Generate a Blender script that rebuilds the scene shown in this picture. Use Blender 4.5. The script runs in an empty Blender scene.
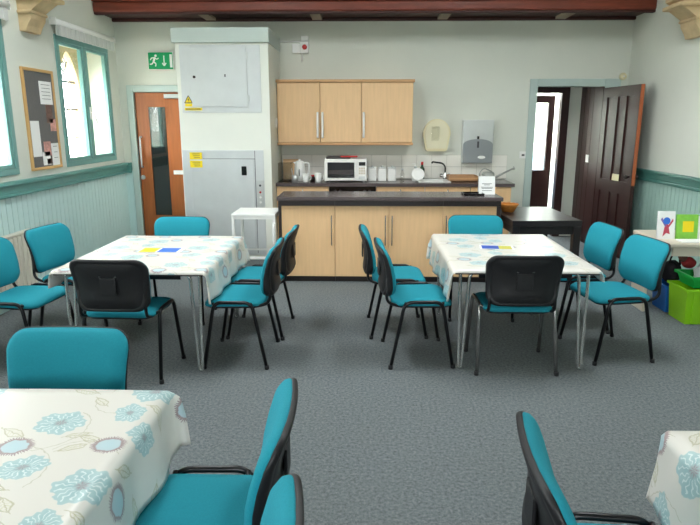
import bpy, bmesh, math, random
from mathutils import Vector, Matrix
random.seed(7)
PI = math.pi
S = bpy.context.scene
COL = S.collection

# ------------------------------------------------------------------ camera
F, H = 600.0, 1.62
cam_d = bpy.data.cameras.new('camera')
cam = bpy.data.objects.new('camera', cam_d); COL.objects.link(cam)
cam_d.sensor_width = 36; cam_d.lens = F / 700 * 36; cam_d.clip_start = 0.05; cam_d.clip_end = 200
_d = Vector(((365 - 350) / F, -(123 - 262.5) / F, 1.0)).normalized()
_u = Vector((0, _d.z, -_d.y)).normalized()
_x = _u.cross(_d)
Rm = Matrix((_x, _d, _u))                       # world = Rm @ (right, up, forward)
cr, cu, cf = Rm @ Vector((1, 0, 0)), Rm @ Vector((0, 1, 0)), Rm @ Vector((0, 0, 1))
M4 = Matrix.Identity(4)
for i in range(3):
    M4[i][0], M4[i][1], M4[i][2] = cr[i], cu[i], -cf[i]
M4[2][3] = H
cam.matrix_world = M4
S.camera = cam

# ------------------------------------------------------------------ sky, exposure
W = bpy.data.worlds.new('world'); S.world = W; W.use_nodes = True
bg = W.node_tree.nodes['Background']
bg.inputs['Color'].default_value = (0.93, 0.975, 1.0, 1); bg.inputs['Strength'].default_value = 15.0
S.view_settings.view_transform = 'Standard'; S.view_settings.look = 'None'
S.view_settings.gamma = 1; S.view_settings.use_curve_mapping = False
S.view_settings.exposure = 1.15

def portal(x, y, z, w, h, rot):
    l = bpy.data.lights.new('window_portal', 'AREA'); l.shape = 'RECTANGLE'; l.size = w; l.size_y = h
    l.cycles.is_portal = True
    o = bpy.data.objects.new('window_portal', l); COL.objects.link(o)
    o.location = (x, y, z); o.rotation_euler = rot
    return o

# ------------------------------------------------------------------ materials
def srgb(r, g, b):
    f = lambda c: (c / 12.92 if c <= .04045 else ((c + .055) / 1.055) ** 2.4)
    return (f(r / 255), f(g / 255), f(b / 255), 1)
class NT:
    def __init__(s, m): s.t = m.node_tree; s.n = s.t.nodes; s.l = s.t.links
    def node(s, typ, **kw):
        n = s.n.new(typ)
        for k, v in kw.items(): setattr(n, k, v)
        return n
    def put(s, sock, v):
        if hasattr(v, 'is_linked') or isinstance(v, bpy.types.NodeSocket): s.l.new(v, sock)
        else: sock.default_value = v
    def math(s, op, a, b=0.0, c=0.0, clamp=False):
        n = s.node('ShaderNodeMath', operation=op); n.use_clamp = clamp
        s.put(n.inputs[0], a); s.put(n.inputs[1], b); s.put(n.inputs[2], c); return n.outputs[0]
    def vmath(s, op, a, b=(0, 0, 0), c=(0, 0, 0)):
        n = s.node('ShaderNodeVectorMath', operation=op)
        s.put(n.inputs[0], a); s.put(n.inputs[1], b)
        if len(n.inputs) > 2: s.put(n.inputs[2], c)
        return n
    def mix(s, f, a, b):
        n = s.node('ShaderNodeMix', data_type='RGBA'); s.put(n.inputs[0], f); s.put(n.inputs[6], a); s.put(n.inputs[7], b)
        return n.outputs[2]
    def noise(s, vec, scale, detail=2.0, rough=.5):
        n = s.node('ShaderNodeTexNoise'); s.l.new(vec, n.inputs['Vector'])
        n.inputs['Scale'].default_value = scale; n.inputs['Detail'].default_value = detail; n.inputs['Roughness'].default_value = rough
        return n.outputs['Fac']
MATS = {}
def mat(name, col, rough=.6, metal=0.0, vary=0.0, vscale=6.0, bump=0.0, bscale=200.0, stretch=(1, 1, 1), spec=.5, coord='Object', emit=None):
    if name in MATS: return MATS[name]
    m = bpy.data.materials.new(name); m.use_nodes = True; MATS[name] = m
    b = m.node_tree.nodes['Principled BSDF']; t = NT(m)
    b.inputs['Base Color'].default_value = col; b.inputs['Roughness'].default_value = rough
    b.inputs['Metallic'].default_value = metal; b.inputs['Specular IOR Level'].default_value = spec
    if emit: b.inputs['Emission Color'].default_value = col; b.inputs['Emission Strength'].default_value = emit
    if vary or bump:
        tc = t.node('ShaderNodeTexCoord'); mp = t.node('ShaderNodeMapping'); mp.inputs['Scale'].default_value = stretch
        t.l.new(tc.outputs[coord], mp.inputs['Vector'])
    if vary:
        n = t.noise(mp.outputs[0], vscale, 4, .6)
        dk = tuple(c * (1 - vary) for c in col[:3]) + (1,); lt = tuple(min(1, c * (1 + vary)) for c in col[:3]) + (1,)
        mr = t.node('ShaderNodeMapRange'); t.l.new(n, mr.inputs[0]); mr.inputs[1].default_value = .3; mr.inputs[2].default_value = .7
        t.l.new(t.mix(mr.outputs[0], dk, lt), b.inputs['Base Color'])
    if bump:
        n2 = t.noise(mp.outputs[0], bscale, 2)
        bp = t.node('ShaderNodeBump'); bp.inputs['Strength'].default_value = bump; bp.inputs['Distance'].default_value = .004
        t.l.new(n2, bp.inputs['Height']); t.l.new(bp.outputs[0], b.inputs['Normal'])
    return m
wall_m = mat('wall_paint', srgb(214, 217, 206), .75, vary=.03, vscale=1.2, bump=.15, bscale=60)
panel_m = mat('panel_paint', srgb(192, 220, 218), .5, vary=.03, vscale=2)
rail_m = mat('rail_paint', srgb(88, 146, 140), .4, vary=.04, vscale=5)
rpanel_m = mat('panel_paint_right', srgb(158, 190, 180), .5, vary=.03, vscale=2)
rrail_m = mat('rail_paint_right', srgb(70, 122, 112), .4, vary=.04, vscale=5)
frame_m = mat('frame_paint', srgb(182, 199, 193), .45, vary=.03, vscale=4)
teal_frame_m = mat('window_paint', srgb(108, 156, 150), .4, vary=.05, vscale=8)
ceil_m = mat('ceiling_paint', srgb(232, 230, 222), .8)
wood_d = mat('beam_wood', srgb(122, 54, 36), .45, vary=.25, vscale=3, stretch=(1, 8, 8))
wood_dd = mat('beam_wood_deep', srgb(66, 28, 22), .5, vary=.25, vscale=3, stretch=(1, 8, 8))
batten_m = mat('soffit_batten', srgb(170, 152, 130), .6)
stone_m = mat('stone', srgb(205, 180, 140), .8, vary=.12, vscale=8, bump=.3, bscale=40)
white_m = mat('white_plastic', srgb(238, 238, 234), .4)
cream_m = mat('cream_plastic', srgb(226, 216, 176), .35)
blind_m = mat('blind_fabric', srgb(206, 208, 204), .8, vary=.12, vscale=9, stretch=(1, 6, .2))
door_m = mat('oak_door', srgb(164, 94, 46), .4, vary=.12, vscale=6, stretch=(6, 6, .5))
mahog = mat('mahogany', srgb(50, 21, 19), .42, vary=.2, vscale=5, stretch=(6, 6, .5))
mahog_edge = mat('bare_door_edge', srgb(170, 92, 52), .5, vary=.1, vscale=8)
beech = mat('beech', srgb(226, 187, 140), .42, vary=.05, vscale=5, stretch=(8, 8, .6))
beech_e = mat('beech_trim', srgb(198, 152, 104), .45, vary=.06, vscale=5, stretch=(.6, 8, 8))
worktop_m = mat('dark_worktop', srgb(86, 76, 76), .22, vary=.15, vscale=60)
darkpan = mat('dark_panel', srgb(48, 38, 36), .4)
steel = mat('brushed_steel', srgb(205, 208, 206), .35, .6, vary=.05, vscale=4)
liftsteel = mat('lift_steel', srgb(206, 210, 210), .4, .3, vary=.06, vscale=2.5)
liftpaint = mat('lift_paint', srgb(226, 228, 218), .5, vary=.02, vscale=2)
liftcap_m = mat('lift_cap_paint', srgb(186, 198, 192), .5)
chrome = mat('chrome', srgb(215, 215, 212), .18, .9)
blackp = mat('black_plastic', srgb(17, 17, 20), .5, bump=.08, bscale=400)
blackm = mat('black_metal', srgb(20, 20, 23), .3, .3)
greym = mat('grey_metal', srgb(150, 148, 146), .25, .8)
fabric = mat('teal_fabric', srgb(30, 136, 152), .85, vary=.07, vscale=160, bump=.35, bscale=700, spec=.25)
black = mat('gloss_black', srgb(14, 14, 16), .15)
blackwood = mat('black_wood', srgb(34, 30, 32), .3, vary=.2, vscale=6)
paper = mat('paper', srgb(240, 240, 238), .7)
ink = mat('ink', srgb(70, 70, 74), .7)
yellow = mat('yellow_print', srgb(240, 212, 20), .5)
blue_print = mat('blue_print', srgb(50, 110, 210), .5)
green_sign = mat('green_sign', srgb(0, 158, 96), .4)
red_p = mat('red_plastic', srgb(205, 40, 36), .35)
felt = mat('grey_felt', srgb(108, 106, 104), .9, vary=.06, vscale=60)
pine = mat('pine_frame', srgb(206, 164, 104), .5, vary=.06, vscale=10)
radiator_m = mat('radiator_paint', srgb(216, 212, 196), .4)
grout = mat('grout', srgb(196, 194, 184), .9)
tile_m = mat('white_tile', srgb(238, 235, 226), .2, vary=.02, vscale=3)
pink_print = mat('pink_print', srgb(206, 150, 140), .6, vary=.35, vscale=25)
brown_print = mat('brown_print', srgb(112, 84, 74), .6, vary=.35, vscale=25)
lead_m = mat('lead', srgb(90, 92, 96), .6)
lime = mat('lime_plastic', srgb(150, 214, 30), .35)
green_p = mat('green_plastic', srgb(20, 170, 70), .35)
blue_p = mat('blue_plastic', srgb(24, 110, 200), .35)
laminate = mat('pale_laminate', srgb(206, 196, 178), .4)
wicker = mat('orange_wicker', srgb(205, 130, 50), .6, vary=.2, vscale=40)
greenbook = mat('green_cover', srgb(130, 196, 70), .5, vary=.12, vscale=20)
ground_m = mat('outside_ground', srgb(120, 120, 112), .9)

def glass_mat(name, tint=(1, 1, 1, 1), refl=.08):
    m = bpy.data.materials.new(name); m.use_nodes = True; t = NT(m)
    t.n.remove(t.n['Principled BSDF']); out = t.n['Material Output']
    tr = t.node('ShaderNodeBsdfTransparent'); tr.inputs[0].default_value = tint
    gl = t.node('ShaderNodeBsdfGlossy'); gl.inputs['Roughness'].default_value = .03
    mx = t.node('ShaderNodeMixShader'); mx.inputs[0].default_value = refl
    t.l.new(tr.outputs[0], mx.inputs[1]); t.l.new(gl.outputs[0], mx.inputs[2]); t.l.new(mx.outputs[0], out.inputs[0])
    return m
glass = glass_mat('window_glass'); glass_dark = glass_mat('dark_glass', (.25, .27, .28, 1), .12)
glass_frost = glass_mat('clear_plastic', (.95, .95, .93, 1), .03)

# carpet
carpet = bpy.data.materials.new('carpet'); carpet.use_nodes = True
t = NT(carpet); b = t.n['Principled BSDF']; tc = t.node('ShaderNodeTexCoord')
n1 = t.noise(tc.outputs['Object'], 60, 5, .8); n2 = t.noise(tc.outputs['Object'], 1.6, 3, .6); n3 = t.noise(tc.outputs['Object'], 420, 2, .6)
mr = t.node('ShaderNodeMapRange'); t.l.new(n1, mr.inputs[0]); mr.inputs[1].default_value = .34; mr.inputs[2].default_value = .66
c1 = t.mix(mr.outputs[0], srgb(66, 74, 78), srgb(130, 136, 137))
mr2 = t.node('ShaderNodeMapRange'); t.l.new(n2, mr2.inputs[0]); mr2.inputs[1].default_value = .3; mr2.inputs[2].default_value = .7
c2 = t.mix(t.math('MULTIPLY', mr2.outputs[0], .22), c1, srgb(104, 108, 104))
t.l.new(c2, b.inputs['Base Color']); b.inputs['Roughness'].default_value = .88; b.inputs['Specular IOR Level'].default_value = .3
bp = t.node('ShaderNodeBump'); bp.inputs['Strength'].default_value = .5; bp.inputs['Distance'].default_value = .004
t.l.new(n3, bp.inputs['Height']); t.l.new(bp.outputs[0], b.inputs['Normal'])

# printed oilcloth: poppies, sunflowers, leaf outlines repeating in a 0.60 x 0.56 m tile (uv in metres)
def make_cloth_mat(name, off):
    m = bpy.data.materials.new(name); m.use_nodes = True
    t = NT(m); b = t.n['Principled BSDF']
    uv = t.node('ShaderNodeUVMap'); uv.uv_map = 'cloth'
    base_uv = t.vmath('ADD', uv.outputs[0], (off[0], off[1], 0)).outputs[0]
    dn = t.node('ShaderNodeTexNoise'); dn.inputs['Scale'].default_value = 45; dn.inputs['Detail'].default_value = 2
    t.l.new(base_uv, dn.inputs['Vector'])
    dv = t.vmath('SCALE', t.vmath('SUBTRACT', dn.outputs['Color'], (.5, .5, .5)).outputs[0]); dv.inputs['Scale'].default_value = .018
    P = t.vmath('ADD', base_uv, dv.outputs[0]).outputs[0]
    TX, TY = .60, .56
    col = srgb(214, 210, 202)
    def local(c, rot=0.0, src=None):
        v = t.vmath('SUBTRACT', src or P, (c[0], c[1], 0)).outputs[0]
        w = t.vmath('WRAP', v, (TX / 2, TY / 2, 1), (-TX / 2, -TY / 2, -1)).outputs[0]
        if rot:
            r = t.node('ShaderNodeVectorRotate', rotation_type='Z_AXIS'); t.l.new(w, r.inputs['Vector']); r.inputs['Angle'].default_value = rot; w = r.outputs[0]
        s = t.node('ShaderNodeSeparateXYZ'); t.l.new(w, s.inputs[0])
        return s.outputs[0], s.outputs[1]
    def polar(x, y):
        r = t.math('SQRT', t.math('ADD', t.math('MULTIPLY', x, x), t.math('MULTIPLY', y, y)))
        return r, t.math('ARCTAN2', y, x)
    def soft(a, lo, hi):        # 1 where a<lo .. 0 where a>hi
        n = t.node('ShaderNodeMapRange'); t.l.new(a, n.inputs[0]); n.inputs[1].default_value = lo; n.inputs[2].default_value = hi
        n.inputs[3].default_value = 1; n.inputs[4].default_value = 0; return n.outputs[0]
    def leaf(c, rot, L, Wd):
        nonlocal col
        x, y = local(c, rot)
        hw = t.math('MULTIPLY', t.math('SUBTRACT', 1.0, t.math('POWER', t.math('ABSOLUTE', t.math('DIVIDE', x, L)), 1.7)), Wd)
        d = t.math('ABSOLUTE', t.math('SUBTRACT', t.math('ABSOLUTE', y), hw))
        inx = t.math('LESS_THAN', t.math('ABSOLUTE', x), L * 1.0)
        line = t.math('MULTIPLY', soft(d, .0012, .003), inx)
        mid = t.math('MULTIPLY', soft(t.math('ABSOLUTE', y), .0008, .0022), t.math('LESS_THAN', t.math('ABSOLUTE', x), L * 1.25))
        ins = t.math('MULTIPLY', t.math('LESS_THAN', t.math('ABSOLUTE', y), hw), inx)
        vein = t.math('MULTIPLY', ins, t.math('GREATER_THAN', t.math('SINE', t.math('ADD', t.math('MULTIPLY', x, 520.0), t.math('MULTIPLY', t.math('ABSOLUTE', y), -420.0))), .55))
        col = t.mix(t.math('MULTIPLY', vein, .7), col, srgb(200, 198, 168))
        col = t.mix(t.math('MULTIPLY', t.math('MAXIMUM', line, mid), .75), col, srgb(172, 166, 134))
    def stem(c, R, a0, a1):
        nonlocal col
        x, y = local(c); r, th = polar(x, y)
        k = soft(t.math('ABSOLUTE', t.math('SUBTRACT', r, R)), .0008, .002)
        k = t.math('MULTIPLY', k, t.math('MULTIPLY', t.math('GREATER_THAN', th, a0), t.math('LESS_THAN', th, a1)))
        col = t.mix(t.math('MULTIPLY', k, .7), col, srgb(176, 172, 150))
    def poppy(c, R, ph, asp=1.0):
        nonlocal col
        x, y = local(c, ph); y = t.math('MULTIPLY', y, asp); r, th = polar(x, y)
        lob = t.math('ADD', t.math('MULTIPLY', t.math('SINE', t.math('MULTIPLY', th, 5.0)), .075), t.math('MULTIPLY', t.math('SINE', t.math('ADD', t.math('MULTIPLY', th, 13.0), ph)), .05))
        q = t.math('DIVIDE', r, t.math('MULTIPLY', t.math('ADD', lob, 1.0), R))
        col = t.mix(soft(q, .96, 1.0), col, srgb(164, 191, 192))
        tone = t.math('MULTIPLY', soft(q, .5, .95), t.math('ADD', t.math('MULTIPLY', t.math('SINE', t.math('MULTIPLY', th, 5.0)), .25), .25))
        col = t.mix(tone, col, srgb(140, 176, 180))
        v = t.math('SINE', t.math('ADD', t.math('MULTIPLY', th, 16.0), t.math('MULTIPLY', t.math('SINE', t.math('MULTIPLY', r, 260.0)), 1.1)))
        vm = t.math('MULTIPLY', t.math('GREATER_THAN', v, .72), t.math('MULTIPLY', t.math('GREATER_THAN', q, .30), t.math('LESS_THAN', q, .86)))
        col = t.mix(t.math('MULTIPLY', vm, .6), col, srgb(232, 236, 232))
        cc = t.math('MULTIPLY', soft(q, .14, .30), t.math('ADD', .5, t.math('MULTIPLY', t.math('SINE', t.math('MULTIPLY', th, 9.0)), .3)))
        col = t.mix(cc, col, srgb(146, 116, 124))
    def sun(c, R, ph, asp=1.0):
        nonlocal col
        x, y = local(c, ph); y = t.math('MULTIPLY', y, asp); r, th = polar(x, y)
        tri = t.math('PINGPONG', t.math('MULTIPLY', th, 13.0), 1.0)
        q = t.math('DIVIDE', r, R)
        edge = t.math('ADD', .80, t.math('MULTIPLY', tri, .26))
        col = t.mix(t.math('MULTIPLY', t.math('LESS_THAN', q, edge), .9), col, srgb(150, 128, 130))
        col = t.mix(soft(q, .66, .72), col, srgb(178, 198, 203))
        col = t.mix(t.math('MULTIPLY', soft(q, .2, .6), .35), col, srgb(170, 204, 210))
    ox, oy = 1.0, -1.4
    for c, rt, L, Wd in (((-1.06, 1.63), .5, .05, .02), ((-.66, 1.80), .35, .055, .018), ((-.84, 1.55), -.5, .04, .015), ((-.81, 1.60), .4, .04, .016),
                         ((-.86, 1.62), -.3, .035, .014), ((-.97, 1.36), .3, .055, .02), ((-1.10, 1.52), .2, .04, .015), ((-.64, 1.50), -.9, .045, .018), ((-.88, 1.84), .8, .04, .016)):
        leaf((c[0] + ox, c[1] + oy), rt, L, Wd)
    stem((-.80 + ox, 1.86 + oy), .10, -3.0, -.6); stem((-.98 + ox, 1.66 + oy), .13, -1.4, 1.0); stem((-.80 + ox, 1.48 + oy), .11, .3, 2.6); stem((-1.0 + ox, 1.42 + oy), .14, -.5, 1.6)
    poppy((-.948 + ox, 1.695 + oy), .078, .3, 1.1); poppy((-.755 + ox, 1.765 + oy), .062, 1.2, 1.3); poppy((-.66 + ox, 1.655 + oy), .062, 2.0, 1.2)
    poppy((-.930 + ox, 1.445 + oy), .068, 2.6, 1.2); poppy((-.726 + ox, 1.365 + oy), .076, .9, 1.0)
    sun((-.742 + ox, 1.566 + oy), .052, .2, 1.1); sun((-1.012 + ox, 1.553 + oy), .055, .4, 1.1); sun((-.60 + ox, 1.42 + oy), .05, 0, 1.0)
    t.l.new(col, b.inputs['Base Color']); b.inputs['Roughness'].default_value = .32; b.inputs['Specular IOR Level'].default_value = .45
    return m

# ------------------------------------------------------------------ mesh helpers
def new_obj(name, bm, m, parent=None, smooth=False, label=None):
    me = bpy.data.meshes.new(name); bm.normal_update(); bm.to_mesh(me); bm.free()
    if smooth:
        for p in me.polygons: p.use_smooth = True
    o = bpy.data.objects.new(name, me); COL.objects.link(o)
    for mm in (m if isinstance(m, (list, tuple)) else [m]): me.materials.append(mm)
    if parent: o.parent = parent
    if label: o['label'] = label
    return o
def tag(o, label, cat, group=None):
    o['label'] = label; o['category'] = cat
    if group: o['group'] = group
    return o
def thing(name, label, cat, loc=(0, 0, 0), rz=0.0, group=None):
    o = bpy.data.objects.new(name, None); COL.objects.link(o); o.empty_display_size = .1
    o.location = loc; o.rotation_euler = (0, 0, rz)
    return tag(o, label, cat, group)
def struct(o): o['kind'] = 'structure'; return o
def add_box(bm, x0, x1, y0, y1, z0, z1, bev=0.0, seg=2, mi=0):
    vs = [bm.verts.new((x, y, z)) for x in (x0, x1) for y in (y0, y1) for z in (z0, z1)]
    idx = ((0, 1, 3, 2), (4, 6, 7, 5), (0, 4, 5, 1), (2, 3, 7, 6), (0, 2, 6, 4), (1, 5, 7, 3))
    fs = [bm.faces.new([vs[i] for i in f]) for f in idx]
    for f in fs: f.material_index = mi
    if bev:
        es = list({e for f in fs for e in f.edges})
        r = bmesh.ops.bevel(bm, geom=es, offset=bev, segments=seg, affect='EDGES', profile=.5)
    return vs
def box(name, m, parent, x0, x1, y0, y1, z0, z1, bev=0.0, seg=2, label=None):
    bm = bmesh.new(); add_box(bm, min(x0, x1), max(x0, x1), min(y0, y1), max(y0, y1), min(z0, z1), max(z0, z1), bev, seg)
    return new_obj(name, bm, m, parent, False, label)
def boxes(name, m, parent, lst, bev=0.0, label=None):
    bm = bmesh.new()
    for q in lst: add_box(bm, *q, bev)
    return new_obj(name, bm, m, parent, False, label)
def fillet(pts, r, n=5):
    out = [Vector(pts[0])]
    for i in range(1, len(pts) - 1):
        p, a, c = Vector(pts[i]), Vector(pts[i - 1]), Vector(pts[i + 1])
        d1, d2 = (a - p), (c - p); rr = min(r, d1.length * .48, d2.length * .48)
        s, e = p + d1.normalized() * rr, p + d2.normalized() * rr
        for k in range(n + 1):
            q = k / n; out.append((1 - q) ** 2 * s + 2 * q * (1 - q) * p + q * q * e)
    out.append(Vector(pts[-1])); return out
def add_tube(bm, pts, r, n=8, closed=False, rb=None):
    pts = [Vector(p) for p in pts]; rings = []; N = len(pts); up = None
    for i, p in enumerate(pts):
        if closed: d = (pts[(i + 1) % N] - pts[i - 1])
        else: d = pts[min(i + 1, N - 1)] - pts[max(i - 1, 0)]
        d.normalize()
        if up is None: up = Vector((0, 0, 1)) if abs(d.z) < .9 else Vector((1, 0, 0))
        s = d.cross(up); s.normalize(); u2 = s.cross(d); u2.normalize(); up = u2
        rr = r[i] if isinstance(r, (list, tuple)) else r
        rings.append([bm.verts.new(p + (s * math.cos(2 * PI * k / n) + u2 * math.sin(2 * PI * k / n) * (rb or 1)) * rr) for k in range(n)])
    for i in range(N if closed else N - 1):
        a, b2 = rings[i], rings[(i + 1) % N]
        for k in range(n): bm.faces.new((a[k], a[(k + 1) % n], b2[(k + 1) % n], b2[k])).smooth = True
    if not closed:
        bm.faces.new(rings[0][::-1]); bm.faces.new(rings[-1])
def tube(name, m, parent, pts, r, n=8, closed=False, label=None):
    bm = bmesh.new(); add_tube(bm, pts, r, n, closed)
    return new_obj(name, bm, m, parent, True, label)
def add_lathe(bm, prof, c=(0, 0, 0), n=24, axis='z'):
    rings = []
    for r, z in prof:
        rg = []
        for k in range(n):
            a = 2 * PI * k / n
            v = (r * math.cos(a), r * math.sin(a), z) if axis == 'z' else (r * math.cos(a), -z, r * math.sin(a))
            rg.append(bm.verts.new((c[0] + v[0], c[1] + v[1], c[2] + v[2])))
        rings.append(rg)
    for a, b2 in zip(rings, rings[1:]):
        for k in range(n): bm.faces.new((a[k], a[(k + 1) % n], b2[(k + 1) % n], b2[k])).smooth = True
    bm.faces.new(rings[0][::-1]); bm.faces.new(rings[-1])
def lathe(name, m, parent, prof, c=(0, 0, 0), n=24, axis='z', label=None):
    bm = bmesh.new(); add_lathe(bm, prof, c, n, axis)
    return new_obj(name, bm, m, parent, False, label)
def add_poly(bm, pts, d, mi=0):
    """pts 3D planar outline, d extrusion vector"""
    a = [bm.verts.new(p) for p in pts]; b2 = [bm.verts.new(Vector(p) + Vector(d)) for p in pts]; n = len(pts)
    fs = [bm.faces.new(a), bm.faces.new(b2[::-1])]
    for k in range(n): fs.append(bm.faces.new((a[k], b2[k], b2[(k + 1) % n], a[(k + 1) % n])))
    for f in fs: f.material_index = mi
def poly(name, m, parent, pts, d, label=None):
    bm = bmesh.new(); add_poly(bm, pts, d); bmesh.ops.recalc_face_normals(bm, faces=bm.faces)
    return new_obj(name, bm, m, parent, False, label)
def copy_tree(o, parent=None):
    c = o.copy(); COL.objects.link(c); c.parent = parent
    for ch in list(o.children): copy_tree(ch, c)
    return c

# ------------------------------------------------------------------ room shell
XL, XR, YB, YF, ZC = -3.19, 3.33, 8.0, -2.2, 4.1
TH = .44
WIN = [(6.42, 7.72), (4.20, 5.50), (1.98, 3.28), (-.24, 1.06)]; WZ0, WZ1 = 1.16, 2.51
# floor
bm = bmesh.new(); add_box(bm, XL - .4, XR + .4, YF - .4, YB, -.1, 0); struct(new_obj('floor', bm, carpet))
# left wall with window holes
bm = bmesh.new()
ys = [YF]
for a, c in sorted(WIN): ys += [a, c]
ys.append(YB + .3)
add_box(bm, XL - TH, XL, YF, YB + .3, 0, WZ0); add_box(bm, XL - TH, XL, YF, YB + .3, WZ1, ZC)
for i in range(0, len(ys), 2): add_box(bm, XL - TH, XL, ys[i], ys[i + 1], WZ0, WZ1)
wall_left = struct(new_obj('wall_left', bm, wall_m))
bm = bmesh.new(); add_box(bm, XR, XR + .3, YF, YB + .3, 0, ZC); wall_right = struct(new_obj('wall_right', bm, wall_m))
# back wall with two door holes
LD = (-3.0, -2.22, 2.01); RD = (2.19, 3.03, 2.07)
bm = bmesh.new()
add_box(bm, XL, LD[0], YB, YB + .12, 0, ZC); add_box(bm, LD[0], LD[1], YB, YB + .12, LD[2], ZC)
add_box(bm, LD[1], RD[0], YB, YB + .12, 0, ZC); add_box(bm, RD[0], RD[1], YB, YB + .12, RD[2], ZC)
add_box(bm, RD[1], XR, YB, YB + .12, 0, ZC)
wall_back = struct(new_obj('wall_back', bm, wall_m))
# wall behind the camera with a wide unseen window, added to let in daylight
bm = bmesh.new()
add_box(bm, XL, XR, YF - .3, YF, 0, 1.3); add_box(bm, XL, XR, YF - .3, YF, 2.5, ZC)
add_box(bm, XL, -.7, YF - .3, YF, 1.3, 2.5); add_box(bm, .7, XR, YF - .3, YF, 1.3, 2.5)
struct(new_obj('wall_front', bm, wall_m))
# ceiling with a pair of unseen rooflights, added for light from above
RL = [(-1.85, -1.05), (1.05, 1.85)]; RY = (3.1, 5.0)
bm = bmesh.new()
add_box(bm, XL - TH, XR + .3, YF - .3, RY[0], ZC, ZC + .1); add_box(bm, XL - TH, XR + .3, RY[1], YB + .3, ZC, ZC + .1)
for a, c in ((XL - TH, RL[0][0]), (RL[0][1], RL[1][0]), (RL[1][1], XR + .3)): add_box(bm, a, c, RY[0], RY[1], ZC, ZC + .1)
struct(new_obj('ceiling', bm, ceil_m))
bm = bmesh.new(); add_box(bm, -40, 40, -40, 40, -.5, -.4); struct(new_obj('ground', bm, ground_m))

# beadboard below the rails (narrow boards, joined)
def boards(name, m, parent, axis, c0, a0, a1, z0, z1, w=.085):
    bm = bmesh.new(); n = int((a1 - a0) / w)
    for i in range(n):
        p, q = a0 + i * w + .004, a0 + (i + 1) * w - .004
        if axis == 'x+': add_box(bm, c0, c0 + .014, p, q, z0, z1)
        elif axis == 'x-': add_box(bm, c0 - .014, c0, p, q, z0, z1)
        else: add_box(bm, p, q, c0 - .014, c0, z0, z1)
    o = new_obj(name, bm, m, parent); o['kind'] = 'stuff'; return o
bm = bmesh.new(); add_box(bm, XL, XL + .012, YF, YB, 0, 1.0); new_obj('panelling_backing', bm, panel_m, wall_left)
boards('panelling_boards', panel_m, wall_left, 'x+', XL + .012, YF, YB, .12, 1.0)
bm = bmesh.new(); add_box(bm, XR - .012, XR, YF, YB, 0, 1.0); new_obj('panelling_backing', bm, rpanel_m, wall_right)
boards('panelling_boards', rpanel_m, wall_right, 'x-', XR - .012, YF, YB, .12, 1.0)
bm = bmesh.new(); add_box(bm, XL, -3.09, YB - .02, YB, 0, 1.0); new_obj('panelling_backing', bm, panel_m, wall_back)
boards('panelling_boards', panel_m, wall_back, 'y', YB - .02, XL + .03, -3.09, .12, 1.0)
def rail(name, m, lst):
    bm = bmesh.new()
    for q in lst: add_box(bm, *q, .006)
    return struct(new_obj(name, bm, m))
rail('trim_1', rail_m, [(XL, XL + .07, YF, YB - .02, 1.075, 1.11), (XL, XL + .045, YF, YB - .02, 1.005, 1.075), (XL, XL + .06, YF, YB - .02, .975, 1.005)])
rail('trim_2', rail_m, [(XL + .07, -3.095, YB - .08, YB, 1.075, 1.11), (XL + .045, -3.095, YB - .055, YB, 1.005, 1.075), (XL + .06, -3.095, YB - .07, YB, .975, 1.005)])
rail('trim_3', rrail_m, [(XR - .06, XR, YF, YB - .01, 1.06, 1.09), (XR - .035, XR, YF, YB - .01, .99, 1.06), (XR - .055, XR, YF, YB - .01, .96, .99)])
struct(box('baseboard_left', panel_m, None, XL + .026, XL + .045, YF, YB - .02, 0, .14, .004))
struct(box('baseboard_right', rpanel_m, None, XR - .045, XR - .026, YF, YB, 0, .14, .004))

# soffit beam under the ceiling against the back wall
bm = bmesh.new()
add_box(bm, XL, XR, 7.47, YB, 2.90, 3.0)
sof = struct(new_obj('trim_4', bm, wood_dd)); sof['label'] = 'dark red brown timber beam across the top of the kitchen wall'
box('fascia_board', wood_d, sof, XL, XR, 7.40, 7.47, 3.0, ZC, .006)
box('fascia_moulding', wood_d, sof, XL, XR, 7.42, 7.47, 2.885, 3.0, .02, 3)
box('lower_moulding', wood_dd, sof, XL, XR, 7.44, 7.50, 2.86, 2.90, .01)
box('wall_bead', wood_dd, sof, XL, XR, 7.95, YB, 2.86, 2.90, .01)
box('soffit_strip', batten_m, sof, XL, XR, 7.50, 7.58, 2.885, 2.90)
for x in (-1.93, -.6, .95, 2.4): box('batten', batten_m, sof, x - .06, x + .06, 7.5, 7.95, 2.87, 2.90)

# corbels
def corbel(name, x, sgn, y0, y1, label):
    prof = [(0, 2.45), (.06, 2.45), (.08, 2.50), (.12, 2.56), (.13, 2.63), (.20, 2.68), (.26, 2.72), (.26, 2.78), (.30, 2.80), (.30, 3.2), (0, 3.2)]
    bm = bmesh.new(); add_poly(bm, [(x + sgn * a, y0, z) for a, z in prof], (0, y1 - y0, 0)); bmesh.ops.recalc_face_normals(bm, faces=bm.faces)
    o = new_obj(name, bm, stone_m); struct(o); o['label'] = label
    box('moulding', stone_m, o, x, x + sgn * .31, y0 - .04, y1 + .04, 2.72, 2.76, .012)
    box('moulding', stone_m, o, x, x + sgn * .14, y0 - .02, y1 + .02, 2.60, 2.63, .01)
corbel('trim_5', XL, 1, 5.80, 6.06, 'carved sandstone corbel beside the casement window')
corbel('trim_6', XR, -1, 6.28, 6.58, 'carved sandstone corbel on the far wall above the green rail')

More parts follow.
